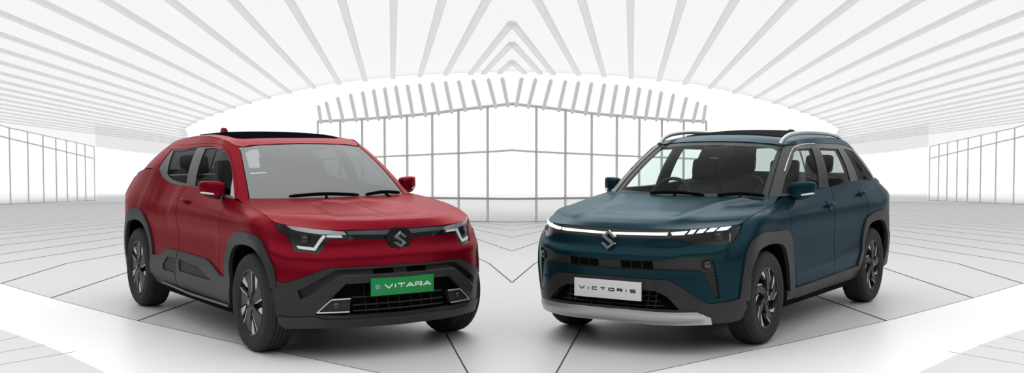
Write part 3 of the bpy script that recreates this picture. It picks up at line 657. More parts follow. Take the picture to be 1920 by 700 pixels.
def arch(car, S, out, inn, s, m, mw, off=.014):
    panel('wheel_arch_trim', S, list(out)+list(inn)[::-1], m, car, off, .03, .03, side=s)
    q = resample(inn, .03, False); P, N = S.evn(q); k = np.array([1, s, 1])
    c = P.mean(0); rows = []
    for t in (0, .06, .18, .34):
        Q = P.copy(); Q[:, 1] = np.maximum(Q[:, 1]-t, .45)
        if t > 0: Q[:, 0] += (Q[:, 0]-c[0])*.05; Q[:, 2] += .01
        rows.append(Q*k)
    rows[0] = (P+N*(off-.002))*k
    MB().grid(np.array(rows)).build('wheel_well', mw, car, fix=False)

def shell(car, S, T, m, holes, mats=None):
    """inner sheet below the belt, dark so panel gaps read as shade, open at the wheel wells, the grille and the lamps"""
    L = S['L']; fi, ri = T['farch_in'], T['rarch_in']; e = .004
    fa, ra = sorted((fi[0][0], fi[-1][0])), sorted((ri[0][0], ri[-1][0]))
    f2 = list(fi) if fi[0][0] < fi[-1][0] else list(fi)[::-1]; r2 = list(ri) if ri[0][0] < ri[-1][0] else list(ri)[::-1]
    grow = lambda P: [(p[0], p[1]) for p in P]
    poly = [(L.a0, L.b0+e), (fa[0], L.b0+e)]+grow(f2)+[(fa[1], L.b0+e), (ra[0], L.b0+e)]+grow(r2)+[(ra[1], L.b0+e), (L.a1, L.b0+e), (L.a1, L.b1-e), (L.a0, L.b1-e)]
    for h in holes:    # openings reaching the centre line are cut out as notches
        pass
    panel('gap_shade_shell', L, poly, m, car, -.075, .004, .05, .04, both=True, holes=[h for h in holes if min(p[0] for p in h) > L.a0+.01])
def seat(car, x, y, z, m, w=.5, head=True, back=.48, rake=.26):
    root = empty('seat', (x, y, z), 0, car)
    V = MB(); blob(V, xyz((.05, 0, .0)), .27, w/2, .085, .5); V.build('seat_cushion', m, root)
    V = MB(); blob(V, lambda a, b, c: (-.22-c*math.sin(rake)+a, b*(1-.12*max(c, 0)/.3), .28+c*math.cos(rake)), .07, w/2, back/2, .5); V.build('seat_back', m, root)
    if head:
        V = MB(); blob(V, lambda a, b, c: (-.36-c*.2+a, b, .28+back/2+.10+c), .05, .125, .085, .35); V.build('headrest', m, root)
        V = MB()
        for q in (-.06, .06): V.tube([(-.33, q, .28+back/2-.05), (-.36, q, .28+back/2+.1)], .007, 8)
        V.build('headrest_post', m, root)
    return root
# ------------------------------------------------------------------ the two cars
def notch(poly, holes, a0):
    """cut openings that reach the centre line out of a half panel"""
    poly = [tuple(p) for p in poly]; n = len(poly); on0 = lambda p: abs(p[0]-a0) < 1e-6
    i = next(k for k in range(n) if on0(poly[k]) and on0(poly[(k+1) % n]))
    b0, b1 = poly[i][1], poly[(i+1) % n][1]; sg = 1 if b1 > b0 else -1; ins = []
    hs = []
    for h in holes:
        h = [tuple(p) for p in h]; k = next((j for j in range(len(h)) if on0(h[j]) and on0(h[(j+1) % len(h)])), None)
        if k is None: continue
        h = h[k+1:]+h[:k+1]                      # starts and ends on the centre line
        if (h[0][1]-h[-1][1])*sg > 0: h = h[::-1]
        hs.append(h)
    for h in sorted(hs, key=lambda h: h[0][1]*sg): ins += h
    return poly[:i+1]+ins+poly[i+1:]
def free(holes, a0): return [h for h in holes if min(abs(p[0]-a0) for p in h) > 1e-6]
def colx(S, j): return float(np.interp(j, range(len(S.a)-4), S.a[2:-2]))
def sense(car, L, q, s, m, r=.011, name='parking_sensor', off=.002):
    V = MB(); blob(V, lf(L, q, s, off), r, r, .004, .8, 12, 6); V.build(name, m, car)
def strip_tube(car, S, pts, r, m, name, s, off=.004, flat=1., ):
    V = MB(); V.tube(on(S, pts, off, s), r, 8, flat=flat); return V.build(name, m, car)
def offset_poly(p, d):
    p = np.asarray(p, float); c = p.mean(0); v = p-c; return [tuple(c+x*(1-d/np.hypot(*x))) for x in v]
def emblem(car, L, q, w, h, off, M, back=None, parent=None):
    f = lf(L, (L.a0, q[1]), 1, off); root = empty('emblem', f(0, 0, 0), 0, car); inv = np.array(f(0, 0, 0))
    g = lambda u, v, d: tuple(np.array(f(u, v, d))-inv)
    if back:
        MB().prism(back, g, -.02, .006).build('emblem_plate', M['gloss_black'], root, angle=25)
    V = MB(); n = len(S_MARK); k = lambda sc, d: [g((p[0]-.5)*w*sc, (p[1]-.5)*h*sc, d) for p in S_MARK]
    # raised letter with a chamfered rim
    P = np.array(S_MARK); A = P; N_ = []
    for i in range(n):
        d0 = P[i]-P[i-1]; d1 = P[(i+1) % n]-P[i]; d0 /= np.hypot(*d0); d1 /= np.hypot(*d1)
        m_ = np.array([d0[1]+d1[1], -d0[0]-d1[0]]); l = m_@m_; N_.append(m_*(2/l) if l > .6 else m_)
    I = P+np.array(N_)*.030
    ring = [[g((p[0]-.5)*w, (p[1]-.5)*h, .004) for p in P], [g((p[0]-.5)*w, (p[1]-.5)*h, .016) for p in P], [g((p[0]-.5)*w, (p[1]-.5)*h, .024) for p in I]]
    VV = sum(ring, []); F = [(r*n+i, r*n+(i+1) % n, (r+1)*n+(i+1) % n, (r+1)*n+i) for r in range(2) for i in range(n)]
    F += [tuple(2*n+i for i in t) for t in cdt_fill([tuple(x) for x in I])]
    V.add(VV, F).build('emblem_letter', M['chrome'], root, smooth=False)
def underbody(car, M, x0, x1):
    V = MB(); V.box(((x0+x1)/2-.08, 0, .38), (x1-x0-.04, 1.10, .34), bev=.04); V.box((0, 0, .27), (1.7, 1.56, .16), bev=.03)
    V.build('underbody', M['black'], car, fix=False)
    V = MB()
    for x in (-1, 1): V.tube([(x*WBH, -.70, .34), (x*WBH, .70, .34)], .045, 10)
    V.build('axle', M['black'], car)

def common(car, S, T, M, nm):
    """parts both cars share, built on the two halves"""
    L, G, H, R = S['L'], S['G'], S['H'], S['R']; paint = M['paint']
    for s in (1, -1):
        panel('fender', L, T['fender'], paint, car, 0, .012, .03, side=s)
        for d in ('front_door', 'rear_door'): panel(d, L, T[d], paint, car, 0, .012, .03, side=s)
        qp = [tuple(p) for p in T['quarter']]; ar = M['a_rear']; bq = qp[-1][1]
        panel('quarter_panel', L, qp+[(ar, bq), (ar, L.b1)], paint, car, 0, .012, .03, side=s)
        arch(car, L, smooth_line(T['farch_out'], 4), smooth_line(T['farch_in'], 4), s, M['plastic'], M['black'])
        arch(car, L, smooth_line(T['rarch_out'], 4), smooth_line(T['rarch_in'], 4), s, M['plastic'], M['black'])
        for wx in (WBH, -WBH): wheel(car, wx, s, WR, RIM, .872, M, STYLE, PH[(wx > 0, s)])
    # hood and roof
    e = .004
    panel('hood', H, [(H.a0, H.b0+.002), (H.a1-e, H.b0+.002), (H.a1-e, H.b1-e), (H.a0, H.b1-e)], paint, car, .001, .014, .03, both=True)

def glass_dome(): pass

def build_red():
    global WBH, WR, RIM, STYLE, PH
    T = TRACE['red']; S = make_surfs(RED); L, G, H, R = S['L'], S['G'], S['H'], S['R']
    car = empty('car', (*POSES['red'][0], 0), POSES['red'][1])
    tag(car, 'red compact SUV with green number plate and black lower cladding, on the left', 'car')
    M = dict(MC); M['paint'] = M_RED; near = POSES['red'][2]
    WBH, WR, RIM, STYLE = 1.35, .3525, .236, 'blade'; PH = {(True, 1): 20, (True, -1): 100, (False, 1): 60, (False, -1): 98}
    # pressed-in shapes
    H.relief += [('area', T['hood_panel'], -.011, .045)]
    L.relief += [('ridge', T['nose_crease'], .019, .048), ('ridge', T['mustache'], .014, .022)]
    L.relief += [('ridge', T['shoulder'], .008, .08), ('area', T['door_hollow'], -.006, .16), ('ridge', T['haunch'], .008, .10)]
    common(car, S, T, M, 'red')
    bump = T['bumper']
    panel('front_bumper', L, bump, M['paint'], car, 0, .012, .025, both=True)
    panel('grille_strip', L, T['grille_strip'], M['gloss_black'], car, -.004, .02, .02, both=True)
    panel('grille_trim', L, T['strip_band'], M['grey_gloss'], car, .002, .01, .02, both=True)
    panel('bumper_cladding', L, notch(T['bumper_cladding'], [T['slot'], T['mouth']], L.a0), M['plastic'], car, .008, .035, .025, both=True)
    panel('bumper_lip', L, T['lip'], M['plastic'], car, .022, .04, .025, both=True)
    panel('upper_grille', L, T['slot'], M['dark'], car, -.028, .004, .02, both=True)
    panel('lower_grille', L, T['mouth'], M['black'], car, -.06, .004, .02, both=True)
    # black panels painting in the dark of the slot openings, ribs of the lower grille
    m0 = np.array(T['mouth']); bl, bh = m0[:, 1].min(), m0[:, 1].max()
    V = MB()
    for i in range(3): V.tube(np.concatenate([on(L, [(.37, bl+.045*(i+1)), (L.a0, bl+.045*(i+1))], -.035, 1), on(L, [(L.a0, bl+.045*(i+1)), (.37, bl+.045*(i+1))], -.035, -1)[1:]]), .006, 6)
    for q in (-.27, -.18, -.09, 0, .09, .18, .27): V.tube(on(L, [(abs(q), bl+.01), (abs(q), bh-.01)], -.05, 1 if q >= 0 else -1), .004, 6)
    V.build('grille_bars', M['dark'], car)
    sb = np.array(T['slot']); cz = [p[1] for p in T['slot'] if abs(p[0]) < 1e-6]; z0, z1 = min(cz)+.008, max(cz)-.006
    for s in (1, -1):
        panel('opening_shade', L, [(.055, z0), (.21, z0+.002), (.21, z1), (.055, z1)], M['black'], car, -.024, .003, .03, side=s)
        # headlight
        hl = panel('headlight', L, T['headlight'], M['lamp_black'], car, -.012, .03, .02, .012, side=s)
        for k, nme, mm, off in (('drl_top', 'light_blade', M['lamp_silver'], -.004), ('drl_hook', 'light_hook', M['lamp_white'], -.003), ('drl_tip', 'light_tip', M['lamp_white'], -.0035)):
            panel(nme, L, T[k], mm, hl, off, .012, .015, .008, side=s)
        V = MB(); blob(V, lf(L, T['projector'][0], s, -.008), .028, .026, .012, .8); V.build('projector', M['lens'], hl)
        V = MB(); V.tube([lf(L, T['projector'][0], s, -.006)(.034*math.cos(a), .032*math.sin(a), .004) for a in np.linspace(0, 2*math.pi, 25)[:-1]], .004, 6, closed=True); V.build('projector_ring', M['lamp_black'], hl)
        panel('lens_cover', L, offset_poly(T['headlight'], -.0), M['clear'], hl, .002, .004, .025, .015, side=s)
        # fog lamp with chrome trims
        fu = panel('fog_lamp', L, T['fog_unit'], M['dark'], car, .004, .03, .02, side=s)
        for k, r in (('fog_top', .006), ('fog_bot', .006), ('fog_side', .005)): strip_tube(fu, L, T[k], r, M['satin'], 'chrome_trim', s, .010)
        V = MB(); blob(V, lf(L, T['fog_lens'][0], s, .006), .020, .020, .008, .9); V.build('fog_lens', M['lens'], fu)
        sense(car, L, T['sensor_side'][0], s, M_RED)
        # side cladding, sill strip, door handles
        for k, r in (('side_cladding', 'recess_front'), ('clad_rear', 'recess_rear')):
            cl = panel('side_cladding', L, T[k], M['plastic'], car, .014, .03, .025, holes=[rounded(T[r], .02)], side=s)
            panel('cladding_insert', L, rounded(T[r], .02), M['plastic_dark'], cl, .003, .006, .025, side=s)
            q = np.array(T[r]); V = MB(); lo, hi = q[:, 1].min(), q[:, 1].max()
            for i in range(1, 7):
                z = lo+(hi-lo)*i/7; g = np.linspace(q[:, 0].min(), q[:, 0].max(), 120); ok = inside(q, np.stack([g, g*0+z], 1)); g = g[ok]
                if len(g) > 4: V.tube(on(L, [(g[2], z), (g[-3], z)], .004, s), .0035, 5)
            V.build('insert_ribs', M['plastic'], cl)
        V = MB(); V.tube([(.86, s*.83, .265), (.0, s*.838, .262), (-.72, s*.83, .28)], .016, 8, flat=.7); V.build('sill_strip', M['satin_dark'], car)
        f = lf(L, T['handle'][0], s, 0); root = empty('door_handle', f(0, 0, 0), 0, car); o = np.array(f(0, 0, 0)); g = lambda u, v, w: tuple(np.array(f(u, v, w))-o)
        panel('handle_cup', L, rounded(T['handle_cup'], .03), M['paint'], car, .0015, .002, .02, .01, side=s)
        V = MB(); blob(V, lambda u, v, w: g(u, v, w+.026-u*u*1.2), .085, .016, .011, .6); V.build('handle_bar', M['paint'], root)
        # upper body side: pillars, door frame, glass
        a3 = colx(G, 3.0); e = .003
    win = [tuple(p) for p in T['windows']]; seam = [tuple(p) for p in T['seam']]
    a3 = colx(G, 3.0); a10 = colx(G, 10.2)
    side = [(a3+.004, G.b0), (seam[0][0]-.0, G.b0)]+seam+[(a10, G.b0), (a10, G.b1), (a3+.004, G.b1)]
    side = [(a3+.004, G.b0)]+seam+[(a10, G.b0), (a10, G.b1), (a3+.004, G.b1)]
    frame = [(p[0]+.003 if i < 5 else p[0], p[1]-(.003 if 2 < i < 8 else 0)) for i, p in enumerate(seam)]
    for s in (1, -1):
        panel('cabin_pillar', G, side, M['paint'], car, 0, .02, .03, side=s)
        panel('pillar_trim', G, [(a3-.03, G.b0)]+win+[(a10, G.b0), (a10, G.b1), (a3-.03, G.b1)], M['lining'], car, -.03, .006, .04, side=s)
        df = panel('door_frame', G, notch2(frame, win), M['paint'], car, -.001, .02, .03, side=s)
        tr = panel('window_trim', G, win, M['trim_grey'], car, -.007, .02, .03, holes=[T['glass_f'], T['glass_r']], side=s)
        panel('side_window', G, T['glass_f'], M['glass_dark'], car, -.010, .004, .04, side=s)
        panel('side_window', G, T['glass_r'], M['glass_dark'], car, -.010, .004, .04, side=s)
        panel('window_corner', G, T['mirror_tri'], M['trim_light'], car, -.004, .004, .03, side=s)
        mirror(car, s, (.57, .852, 1.132), (.06, .084, .060), M, M['paint'], (.60, .765, 1.075))
        # rear lamp
        panel('tail_lamp', L, [(L.a1-.95, .84), (L.a1-.55, .84), (L.a1-.55, .90), (L.a1-.95, .91)], M['lamp_red'], car, .006, .03, .03, side=s)
        MB().tube([(1.0-.0, s*.0, 0), (1, 0, .001)], .001, 3) if False else None
    windscreen(car, S, M, a3)
    # roof with black panel and rear hatch
    rs = R.a1; panel('roof', R, [(R.a0, R.b0+.003), (rs-.012, R.b0+.003), (rs-.012, R.b1-.004), (R.a0, R.b1-.004)], M['paint'], car, .0, .012, .04, both=True)
    panel('sunroof', R, rect_half(R, .20, 1.25, .455), M['sunroof'], car, .006, .01, .05, both=True)
    hatch(car, S, M, a10)
    antenna(car, (-1.45, 0, 1.52), .10, M['paint'])
    emblem(car, L, T['emblem'][0], .10, .12, .006, M, back=[(-.052, .085), (.052, .085), (.105, .035), (.105, .01), (.05, -.085), (-.05, -.085), (-.105, .01), (-.105, .035)])
    sense(car, L, T['sensor_mid'][0], 1, M['dark'])
    plate(car, (2.024, 0, .490), .50, .125, M['plate_green'], 'red', M)
    wipers(car, [((1.0, -.10, 1.062), (.955, -.39, 1.078), (.96, .195, 1.072)), ((.99, .45, 1.062), (.955, .255, 1.072), (.92, .58, 1.078))], M)
    shell(car, S, T, M['black'], [])
    underbody(car, M, -1.95, 1.75)
    interior(car, M, 1.0)
    return car

def notch2(outer, inner):
    """ring between two outlines that both start and end on the belt line"""
    return list(outer)+list(inner)[::-1]
def rect_half(R, b0, b1, w):
    return [(R.a0, b0), (w-.05, b0+.004), (w, b0+.05), (w, b1-.06), (w-.06, b1), (R.a0, b1)]
def windscreen(car, S, M, a3):
    G = S['G']; e = .006; a = a3-.004
    o = [(G.a0, G.b0+e), (a, G.b0+e), (a, G.b1-.006), (G.a0, G.b1-.006)]
    i = [(G.a0, G.b0+.03), (a-.035, G.b0+.03), (a-.04, G.b1-.055), (a-.09, G.b1-.035), (G.a0, G.b1-.035)]
    wnd = panel('windshield', G, o, M['glass_front'], car, -.004, .003, .04, both=True)
    panel('windshield_border', G, notch(o, [i[:1]+i[1:]], G.a0), M['frit'], wnd, -.009, .002, .03, both=True)
def hatch(car, S, M, a10):
    G, L = S['G'], S['L']; e = .004
    hole = [(a10+.06, G.b0+.05), (a10+.08, G.b1-.07), (G.a1-.0, G.b1-.06), (G.a1, G.b0+.05)]
    out = [(a10+e, G.b0), (a10+e, G.b1), (G.a1, G.b1), (G.a1, G.b0)]
    def rev(p): return [(2*0+q[0], q[1]) for q in p]
    # the rear is symmetric about the far end of the domain: build the halves one by one
    h2 = [(a10+.06, G.b0+.05), (a10+.08, G.b1-.07), (G.a1-.004, G.b1-.06), (G.a1-.004, G.b0+.05)]
    for s in (1, -1):
        panel('tailgate_frame', G, out, M['paint'] if M.get('hatch_paint', True) else M['dark'], car, 0, .02, .04, holes=[h2], side=s)
        panel('rear_window', G, [(p[0], p[1]) for p in h2], M['glass_rear'], car, -.006, .004, .05, side=s)
        aq = L.a1-1.25
        ar = M['a_rear']+.004; z = M['b_quarter']; ax = M['a_wheel']
        panel('tailgate', L, [(ar, z+.004), (L.a1, z+.004), (L.a1, L.b1), (ar, L.b1)], M['paint'], car, 0, .012, .05, side=s)
        panel('rear_bumper', L, [(ax, L.b0+.01), (L.a1, L.b0+.01), (L.a1, z), (ar, z), (ax, z)], M['plastic'], car, .010, .03, .05, side=s)
def antenna(car, p, h, m):
    V = MB(); n = 14
    f = lambda u, v, w: (p[0]+u-.25*max(w+h/2, 0)*1.3, p[1]+v*(1-.6*(w+h/2)/h), p[2]+w+h/2-.01)
    blob(V, f, .085, .026, h/2, .7); V.build('antenna_fin', m, car)
def plate(car, c, w, h, m, style, M):
    root = empty('number_plate', c, 0, car); V = MB()
    V.box((0, 0, 0), (.012, w, h), bev=.003); V.build('plate_board', m, root)
    V = MB(); V.box((-.016, 0, 0), (.02, w*.9, h*.8), bev=.003); V.build('plate_holder', M['black'], root)
    f = lambda u, v, d: (.0062+d, u, v)
    if style == 'red':
        lettering('VITARA', f, -.143, -.013, [.062, .016, .054, .062, .05, .062], .026, .0125, .0078, .0015, 'plate_letter', M['ink_white'], root)
        lettering('e', f, -.214, -.012, [.031], .024, 0, .0072, .0015, 'plate_letter', M['ink_blue'], root)
    else:
        lettering('VICTORIS', f, -.228, -.0085, [.042, .008, .038, .040, .042, .038, .008, .040], .0175, .0285, .0066, .0015, 'plate_letter', M['ink_black'], root)
def wipers(car, W, M):
    for b, p0, p1 in W:
        root = empty('wiper', b, 0, car); o = np.array(b); q = lambda p: tuple(np.array(p)-o)
        mid = (np.array(p0)+np.array(p1))/2+np.array([.006, 0, .014])
        V = MB(); V.tube(smooth_line([q(p0), q(mid), q(p1)], 5), [.007]+[.012]*9+[.007], 8, flat=1.1); V.build('wiper_blade', M['black'], root)
        V = MB(); V.tube([(0, 0, -.012), q(mid+np.array([.022, 0, -.004]))], [.012, .009], 8); V.build('wiper_arm', M['black'], root)
        V = MB(); blob(V, xyz((0, 0, -.012)), .018, .018, .014, .8); V.build('wiper_pivot', M['black'], root)
def interior(car, M, x0):
    V = MB()
    prof = [(x0-.10, 1.03), (x0-.28, 1.045), (x0-.40, 1.035), (x0-.46, .99), (x0-.44, .75), (x0-.3, .6), (x0+.1, .6)]
    n = len(prof); Y = np.linspace(-.68, .68, 25); P = []
    for y in Y:
        k = 1-(abs(y)/.68)**6*.12; hump = .022*math.exp(-((y+.36)/.2)**2)
        P.append([(x, y, z*(.9+.1*k)+(hump if i < 4 else 0)) for i, (x, z) in enumerate(prof)])
    V.grid(np.array(P)); V.build('dashboard', M['cabin'], car)
    dx = x0-.5
    root = empty('steering_wheel', (dx-.08, -.36, 1.0), 0, car)
    V = MB(); c = lambda a, r: (r*math.sin(a)*.42*1.0, r*math.cos(a), r*math.sin(a)*.9)
    V.tube([(-.0+.36*-r_*math.sin(a)+.0, r_*math.cos(a), r_*math.sin(a)*.93) for a in np.linspace(0, 2*math.pi, 41)[:-1] for r_ in (.18,)], .016, 10, closed=True); V.build('wheel_ring', M['cabin'], root)
    V = MB(); blob(V, xyz((.02, 0, 0)), .035, .07, .06, .7); V.tube([(.02, -.17, 0), (.02, .17, 0)], .016, 8); V.tube([(.02, 0, 0), (.08, 0, -.16)], .018, 8); V.tube([(.03, 0, 0), (.35, 0, -.12)], .03, 8); V.build('wheel_hub', M['cabin'], root)
    for y in (-.37, .37): seat(car, .02, y, .62, M['seat'], .5, True)
    for y in (-.38, .38): seat(car, -.85, y, .64, M['seat'], .56, True, .5, .3)
    V = MB(); V.box((-.4, 0, .50), (2.4, 1.4, .08), bev=.02); V.box((-.05, 0, .66), (1.0, .2, .28), bev=.05); V.build('cabin_floor', M['cabin'], car, fix=False)
    # lining: roof, pillars between the doors, inner mirror and overhead console
    return
def lining(car, S, M, pillars):
    G, R = S['G'], S['R']
    panel('headliner', R, [(R.a0, R.b0+.02), (R.a1-.01, R.b0+.02), (R.a1-.01, R.b1-.02), (R.a0, R.b1-.02)], M['lining'], car, -.035, .006, .06, both=True)
    for s in (1, -1):
        for poly in pillars: panel('pillar_trim', G, poly, M['lining'], car, -.03, .02, .05, side=s)
    V = MB(); blob(V, xyz((.18, 0, 1.385)), .018, .12, .035, .5); V.tube([(.19, 0, 1.40), (.28, 0, 1.45)], .012, 8); V.build('rear_view_mirror', M['cabin'], car)
    V = MB(); blob(V, xyz((.22, 0, 1.435)), .10, .11, .03, .5); V.build('overhead_console', M['cabin'], car)

def build_teal():
    global WBH, WR, RIM, STYLE, PH
    T = TRACE['teal']; S = make_surfs(TEAL); L, G, H, R = S['L'], S['G'], S['H'], S['R']
    car = empty('car', (*POSES['teal'][0], 0), POSES['teal'][1])
    tag(car, 'dark teal SUV with white number plate and silver skid plate, on the right', 'car')
    M = dict(MC); M['paint'] = M_TEAL
    WBH, WR, RIM, STYLE = 1.30, .345, .226, 'swirl'; PH = {(True, 1): 62, (True, -1): 30, (False, 1): 70, (False, -1): 50}
    H.relief += [('ridge', T['hood_ridge'], .013, .065), ('area', T['hood_dimple'], -.007, .07)]
    L.relief += [('ridge', T['crease_lo'], .024, .040), ('ridge', T['door_crease'], .008, .06), ('area', T['sill_step'], .008, .012)]
    common(car, S, T, M, 'teal')
    # openings
    mg = T['midgrille']
    panel('front_bumper', L, notch(T['bumper'], [mg], L.a0), M['paint'], car, 0, .016, .025, both=True)
    panel('grille_strip', L, T['grille_strip'], M['gloss_black'], car, -.006, .02, .02, both=True)
    panel('light_bar', L, T['light_bar'], M['lamp_on'], car, .001, .01, .02, both=True)
    panel('upper_grille', L, mg, M['plastic'], car, -.016, .004, .02, both=True)
    panel('bumper_cladding', L, notch(T['cladding'], [T['mouth']], L.a0), M['plastic'], car, .012, .04, .025, both=True)
    panel('lower_grille', L, T['mouth'], M['black'], car, -.05, .004, .02, both=True)
    sk = np.array(T['skid']); zm = (sk[:, 1].min()+sk[:, 1].max())/2
    L.relief.append(('ridge', [(L.a0, zm+.012), (sk[:, 0].max()*.62, zm+.010), (sk[:, 0].max()*.9, zm+.018)], .016, .026))
    panel('skid_plate', L, T['skid'], M['silver'], car, .026, .05, .015, both=True)
    L.relief.pop()
    m0 = np.array(T['mouth']); bl, bh = m0[:, 1].min(), m0[:, 1].max(); V = MB()
    for i in range(4):
        z = bl+.03*(i+1)
        V.tube(np.concatenate([on(L, [(.42-.03*i, z), (L.a0, z)], -.03, 1), on(L, [(L.a0, z), (.42-.03*i, z)], -.03, -1)[1:]]), .005, 6)
    for q in (-.36, -.3, -.15, 0, .15, .3, .36): V.tube(on(L, [(abs(q), bl+.01), (abs(q), bl+.12)], -.034, 1 if q >= 0 else -1), .005, 6)
    V.build('grille_bars', M['dark'], car)
    op = np.array(T['opening']); a0_, a1_ = op[:, 0].min(), op[:, 0].max(); z0, z1 = op[:, 1].min()+.002, op[:, 1].max()-.002
    for s in (1, -1):
        for i in range(3):
            w = (a1_-a0_)/3; panel('opening_shade', L, [(a0_+w*i+.004, z0), (a0_+w*(i+1)-.004, z0), (a0_+w*(i+1)-.004, z1), (a0_+w*i+.004, z1)], M['black'], car, -.013, .003, .03, side=s)  # black panels stand in for the shade inside open cells
        hl = panel('headlight', L, T['headlight'], M['lamp_black'], car, -.014, .03, .02, .012, side=s)
        for i in range(1, 6): panel('running_light', L, T['drl%d' % i], M['lamp_on'], hl, -.004, .012, .015, .008, side=s)
        panel('projector_box', L, rounded(T['proj_box'], .008), M['lens'], hl, -.008, .01, .012, .006, side=s)
        V = MB(); blob(V, lf(L, T['projector'][0], s, -.004), .020, .020, .010, .8); V.build('projector', M['lens'], hl)
        panel('chrome_bar', L, T['chrome_v'], M['satin'], hl, -.006, .008, .012, .006, side=s)
        panel('lens_cover', L, T['headlight'], M['clear'], hl, .002, .004, .025, .015, side=s)
        V = MB(); blob(V, lf(L, T['fog'][0], s, -.012), .030, .030, .022, .9); fg = V.build('fog_lamp', M['lens'], car)
        V = MB(); V.tube([lf(L, T['fog'][0], s, -.014)(.034*math.cos(a), .034*math.sin(a), 0) for a in np.linspace(0, 2*math.pi, 25)[:-1]], .007, 6, closed=True); V.build('fog_bezel', M['dark'], fg)
        v = np.array(T['vent']); V = MB()
        for i in range(7):
            t = (i+.5)/7; A = v[0]+(v[3]-v[0])*t; B = v[1]+(v[2]-v[1])*t; V.tube(on(L, [A, B], -.012, s), .005, 6)
        V.build('side_vent', M['dark'], car)
        panel('vent_recess', L, T['vent'], M['black'], car, -.018, .003, .02, side=s)
        for k in ('sensor_a', 'sensor_b'): sense(car, L, T[k][0], s, M['dark'] if k == 'sensor_a' else M_TEAL, off=.013 if k == 'sensor_a' else .002)
        panel('sill', L, T['sill'], M['plastic'], car, .012, .03, .03, side=s)
        panel('fuel_flap', L, rounded(T['fuel_flap'], .02), M['paint'], car, .0015, .0025, .03, side=s) if s < 0 else None
        for k in ('handle_f', 'handle_r'):
            f = lf(L, T[k][0], s, 0); root = empty('door_handle', f(0, 0, 0), 0, car); o = np.array(f(0, 0, 0)); g = lambda u, v, w, f=f, o=o: tuple(np.array(f(u, v, w))-o)
            V = MB(); blob(V, lambda u, v, w: g(u, v+.002, w+.0005), .045, .048, .002, .8); V.build('handle_cup', M['paint'], root)
            V = MB(); blob(V, lambda u, v, w: g(u, v, w+.030-u*u*1.4), .095, .017, .012, .6); V.build('handle_bar', M['paint'], root)
        mirror(car, s, (.55, .856, 1.112), (.06, .084, .064), M, M['paint'], (.58, .775, 1.065))
        panel('roof_side', G, [(p[0], p[1]) for p in T['roof_side']], M['paint'], car, .004, .02, .02, .01, side=s)
        a3 = colx(G, 3.0); a10 = colx(G, 10.2)
        side = [(a3+.004, G.b0), (a10, G.b0), (a10, G.b1), (a3+.004, G.b1)]
        panel('pillar_trim', G, [(a3-.03, G.b0)]+side[1:3]+[(a3-.03, G.b1)], M['lining'], car, -.03, .006, .04, holes=[T['glass_f'], T['glass_r'], T['glass_q']], side=s)
        panel('cabin_pillar', G, side, M['pillar'], car, 0, .02, .03, holes=[T['glass_f'], T['glass_r'], T['glass_q']], side=s)
        for k in ('glass_f', 'glass_r'): panel('side_window', G, T[k], M['glass_side'], car, -.006, .004, .04, side=s)
        panel('quarter_window', G, T['glass_q'], M['glass_quarter'], car, -.004, .004, .04, side=s)
        strip_tube(car, G, smooth_line(T['chrome_line'], 6), .005, M['satin'], 'window_chrome', s, .003)
        # roof rail
        pts = smooth_line([(.24, .548, 1.462), (.19, .55, 1.500), (.10, .55, 1.528), (-.03, .55, 1.548), (-.33, .55, 1.563), (-.80, .55, 1.556), (-1.17, .545, 1.530), (-1.31, .54, 1.502), (-1.36, .538, 1.478)], 5)
        V = MB(); V.tube([(p[0], s*p[1], p[2]) for p in pts], .016, 10, flat=1.15); V.build('roof_rail', M['satin'], car)
        panel('tail_lamp', L, [(L.a1-1.02, .86), (L.a1-.55, .86), (L.a1-.55, .93), (L.a1-1.0, .93)], M['lamp_red'], car, .008, .03, .03, side=s)
    windscreen(car, S, M, a3)
    rs = R.a1; panel('roof', R, [(R.a0, R.b0+.003), (rs-.002, R.b0+.003), (rs-.002, R.b1-.004), (R.a0, R.b1-.004)], M['paint'], car, .0, .012, .04, both=True)
    panel('sunroof', R, rect_half(R, .26, 1.35, .42), M['sunroof_grey'], car, .006, .01, .05, both=True)
    hatch(car, S, M, a10)
    antenna(car, (-1.47, 0, 1.545), .06, M['paint'])
    emblem(car, L, T['emblem'][0], .125, .145, .004, M)
    sense(car, L, T['sensor_mid'][0], 1, M['dark'], .008)
    plate(car, (2.166, 0, .44), .545, .134, M['plate_white'], 'teal', M)
    wipers(car, [((.99, -.05, 1.06), (.955, -.28, 1.072), (.96, .20, 1.068)), ((.985, .52, 1.06), (.955, .31, 1.070), (.91, .68, 1.075))], M)
    shell(car, S, T, M['black'], [T['vent']])
    underbody(car, M, -1.9, 1.85)
    interior(car, M, 1.0)
    bp = [(colx(G, 5.75), G.b0+.01), (colx(G, 6.1), G.b0+.01), (colx(G, 6.0), G.b1-.02), (colx(G, 5.8), G.b1-.02)]
    lining(car, S, M, [])
    return car
# ------------------------------------------------------------------ the exhibition hall (world frame: camera looks along +Y)
EYE, TILT, FOC = 1.56, .0457, 2205.
SLOPE, FLAT = .048, 14.
CH, CS = 5.0, .045               # ceiling height above the eye and its fall away from the viewer
def sight(px, py):
    X, v = (px-960)/FOC, (py-350)/FOC; c, s = math.cos(TILT), math.sin(TILT)
    return X/(c-v*s), (-s-v*c)/(c-v*s)     # sideways and upward per metre of depth
def fz(y): return 0. if y < FLAT else -SLOPE*(y-FLAT)
def fl(px, py, dz=0.):
    """floor point seen at a pixel"""
    X, Z = sight(px, py); y = (EYE)/-Z if Z < 0 else 1e3
    if y > FLAT: y = (EYE-SLOPE*FLAT)/(-Z-SLOPE) if -Z > SLOPE+1e-4 else 400.
    y = min(y, 400.)
    return (X*y, y, fz(y)+dz)
def ce(px, py, dz=0.):
    X, Z = sight(px, py); y = min(CH/(Z+CS), 300.)
    return (X*y, y, EYE+CH-CS*y+dz)
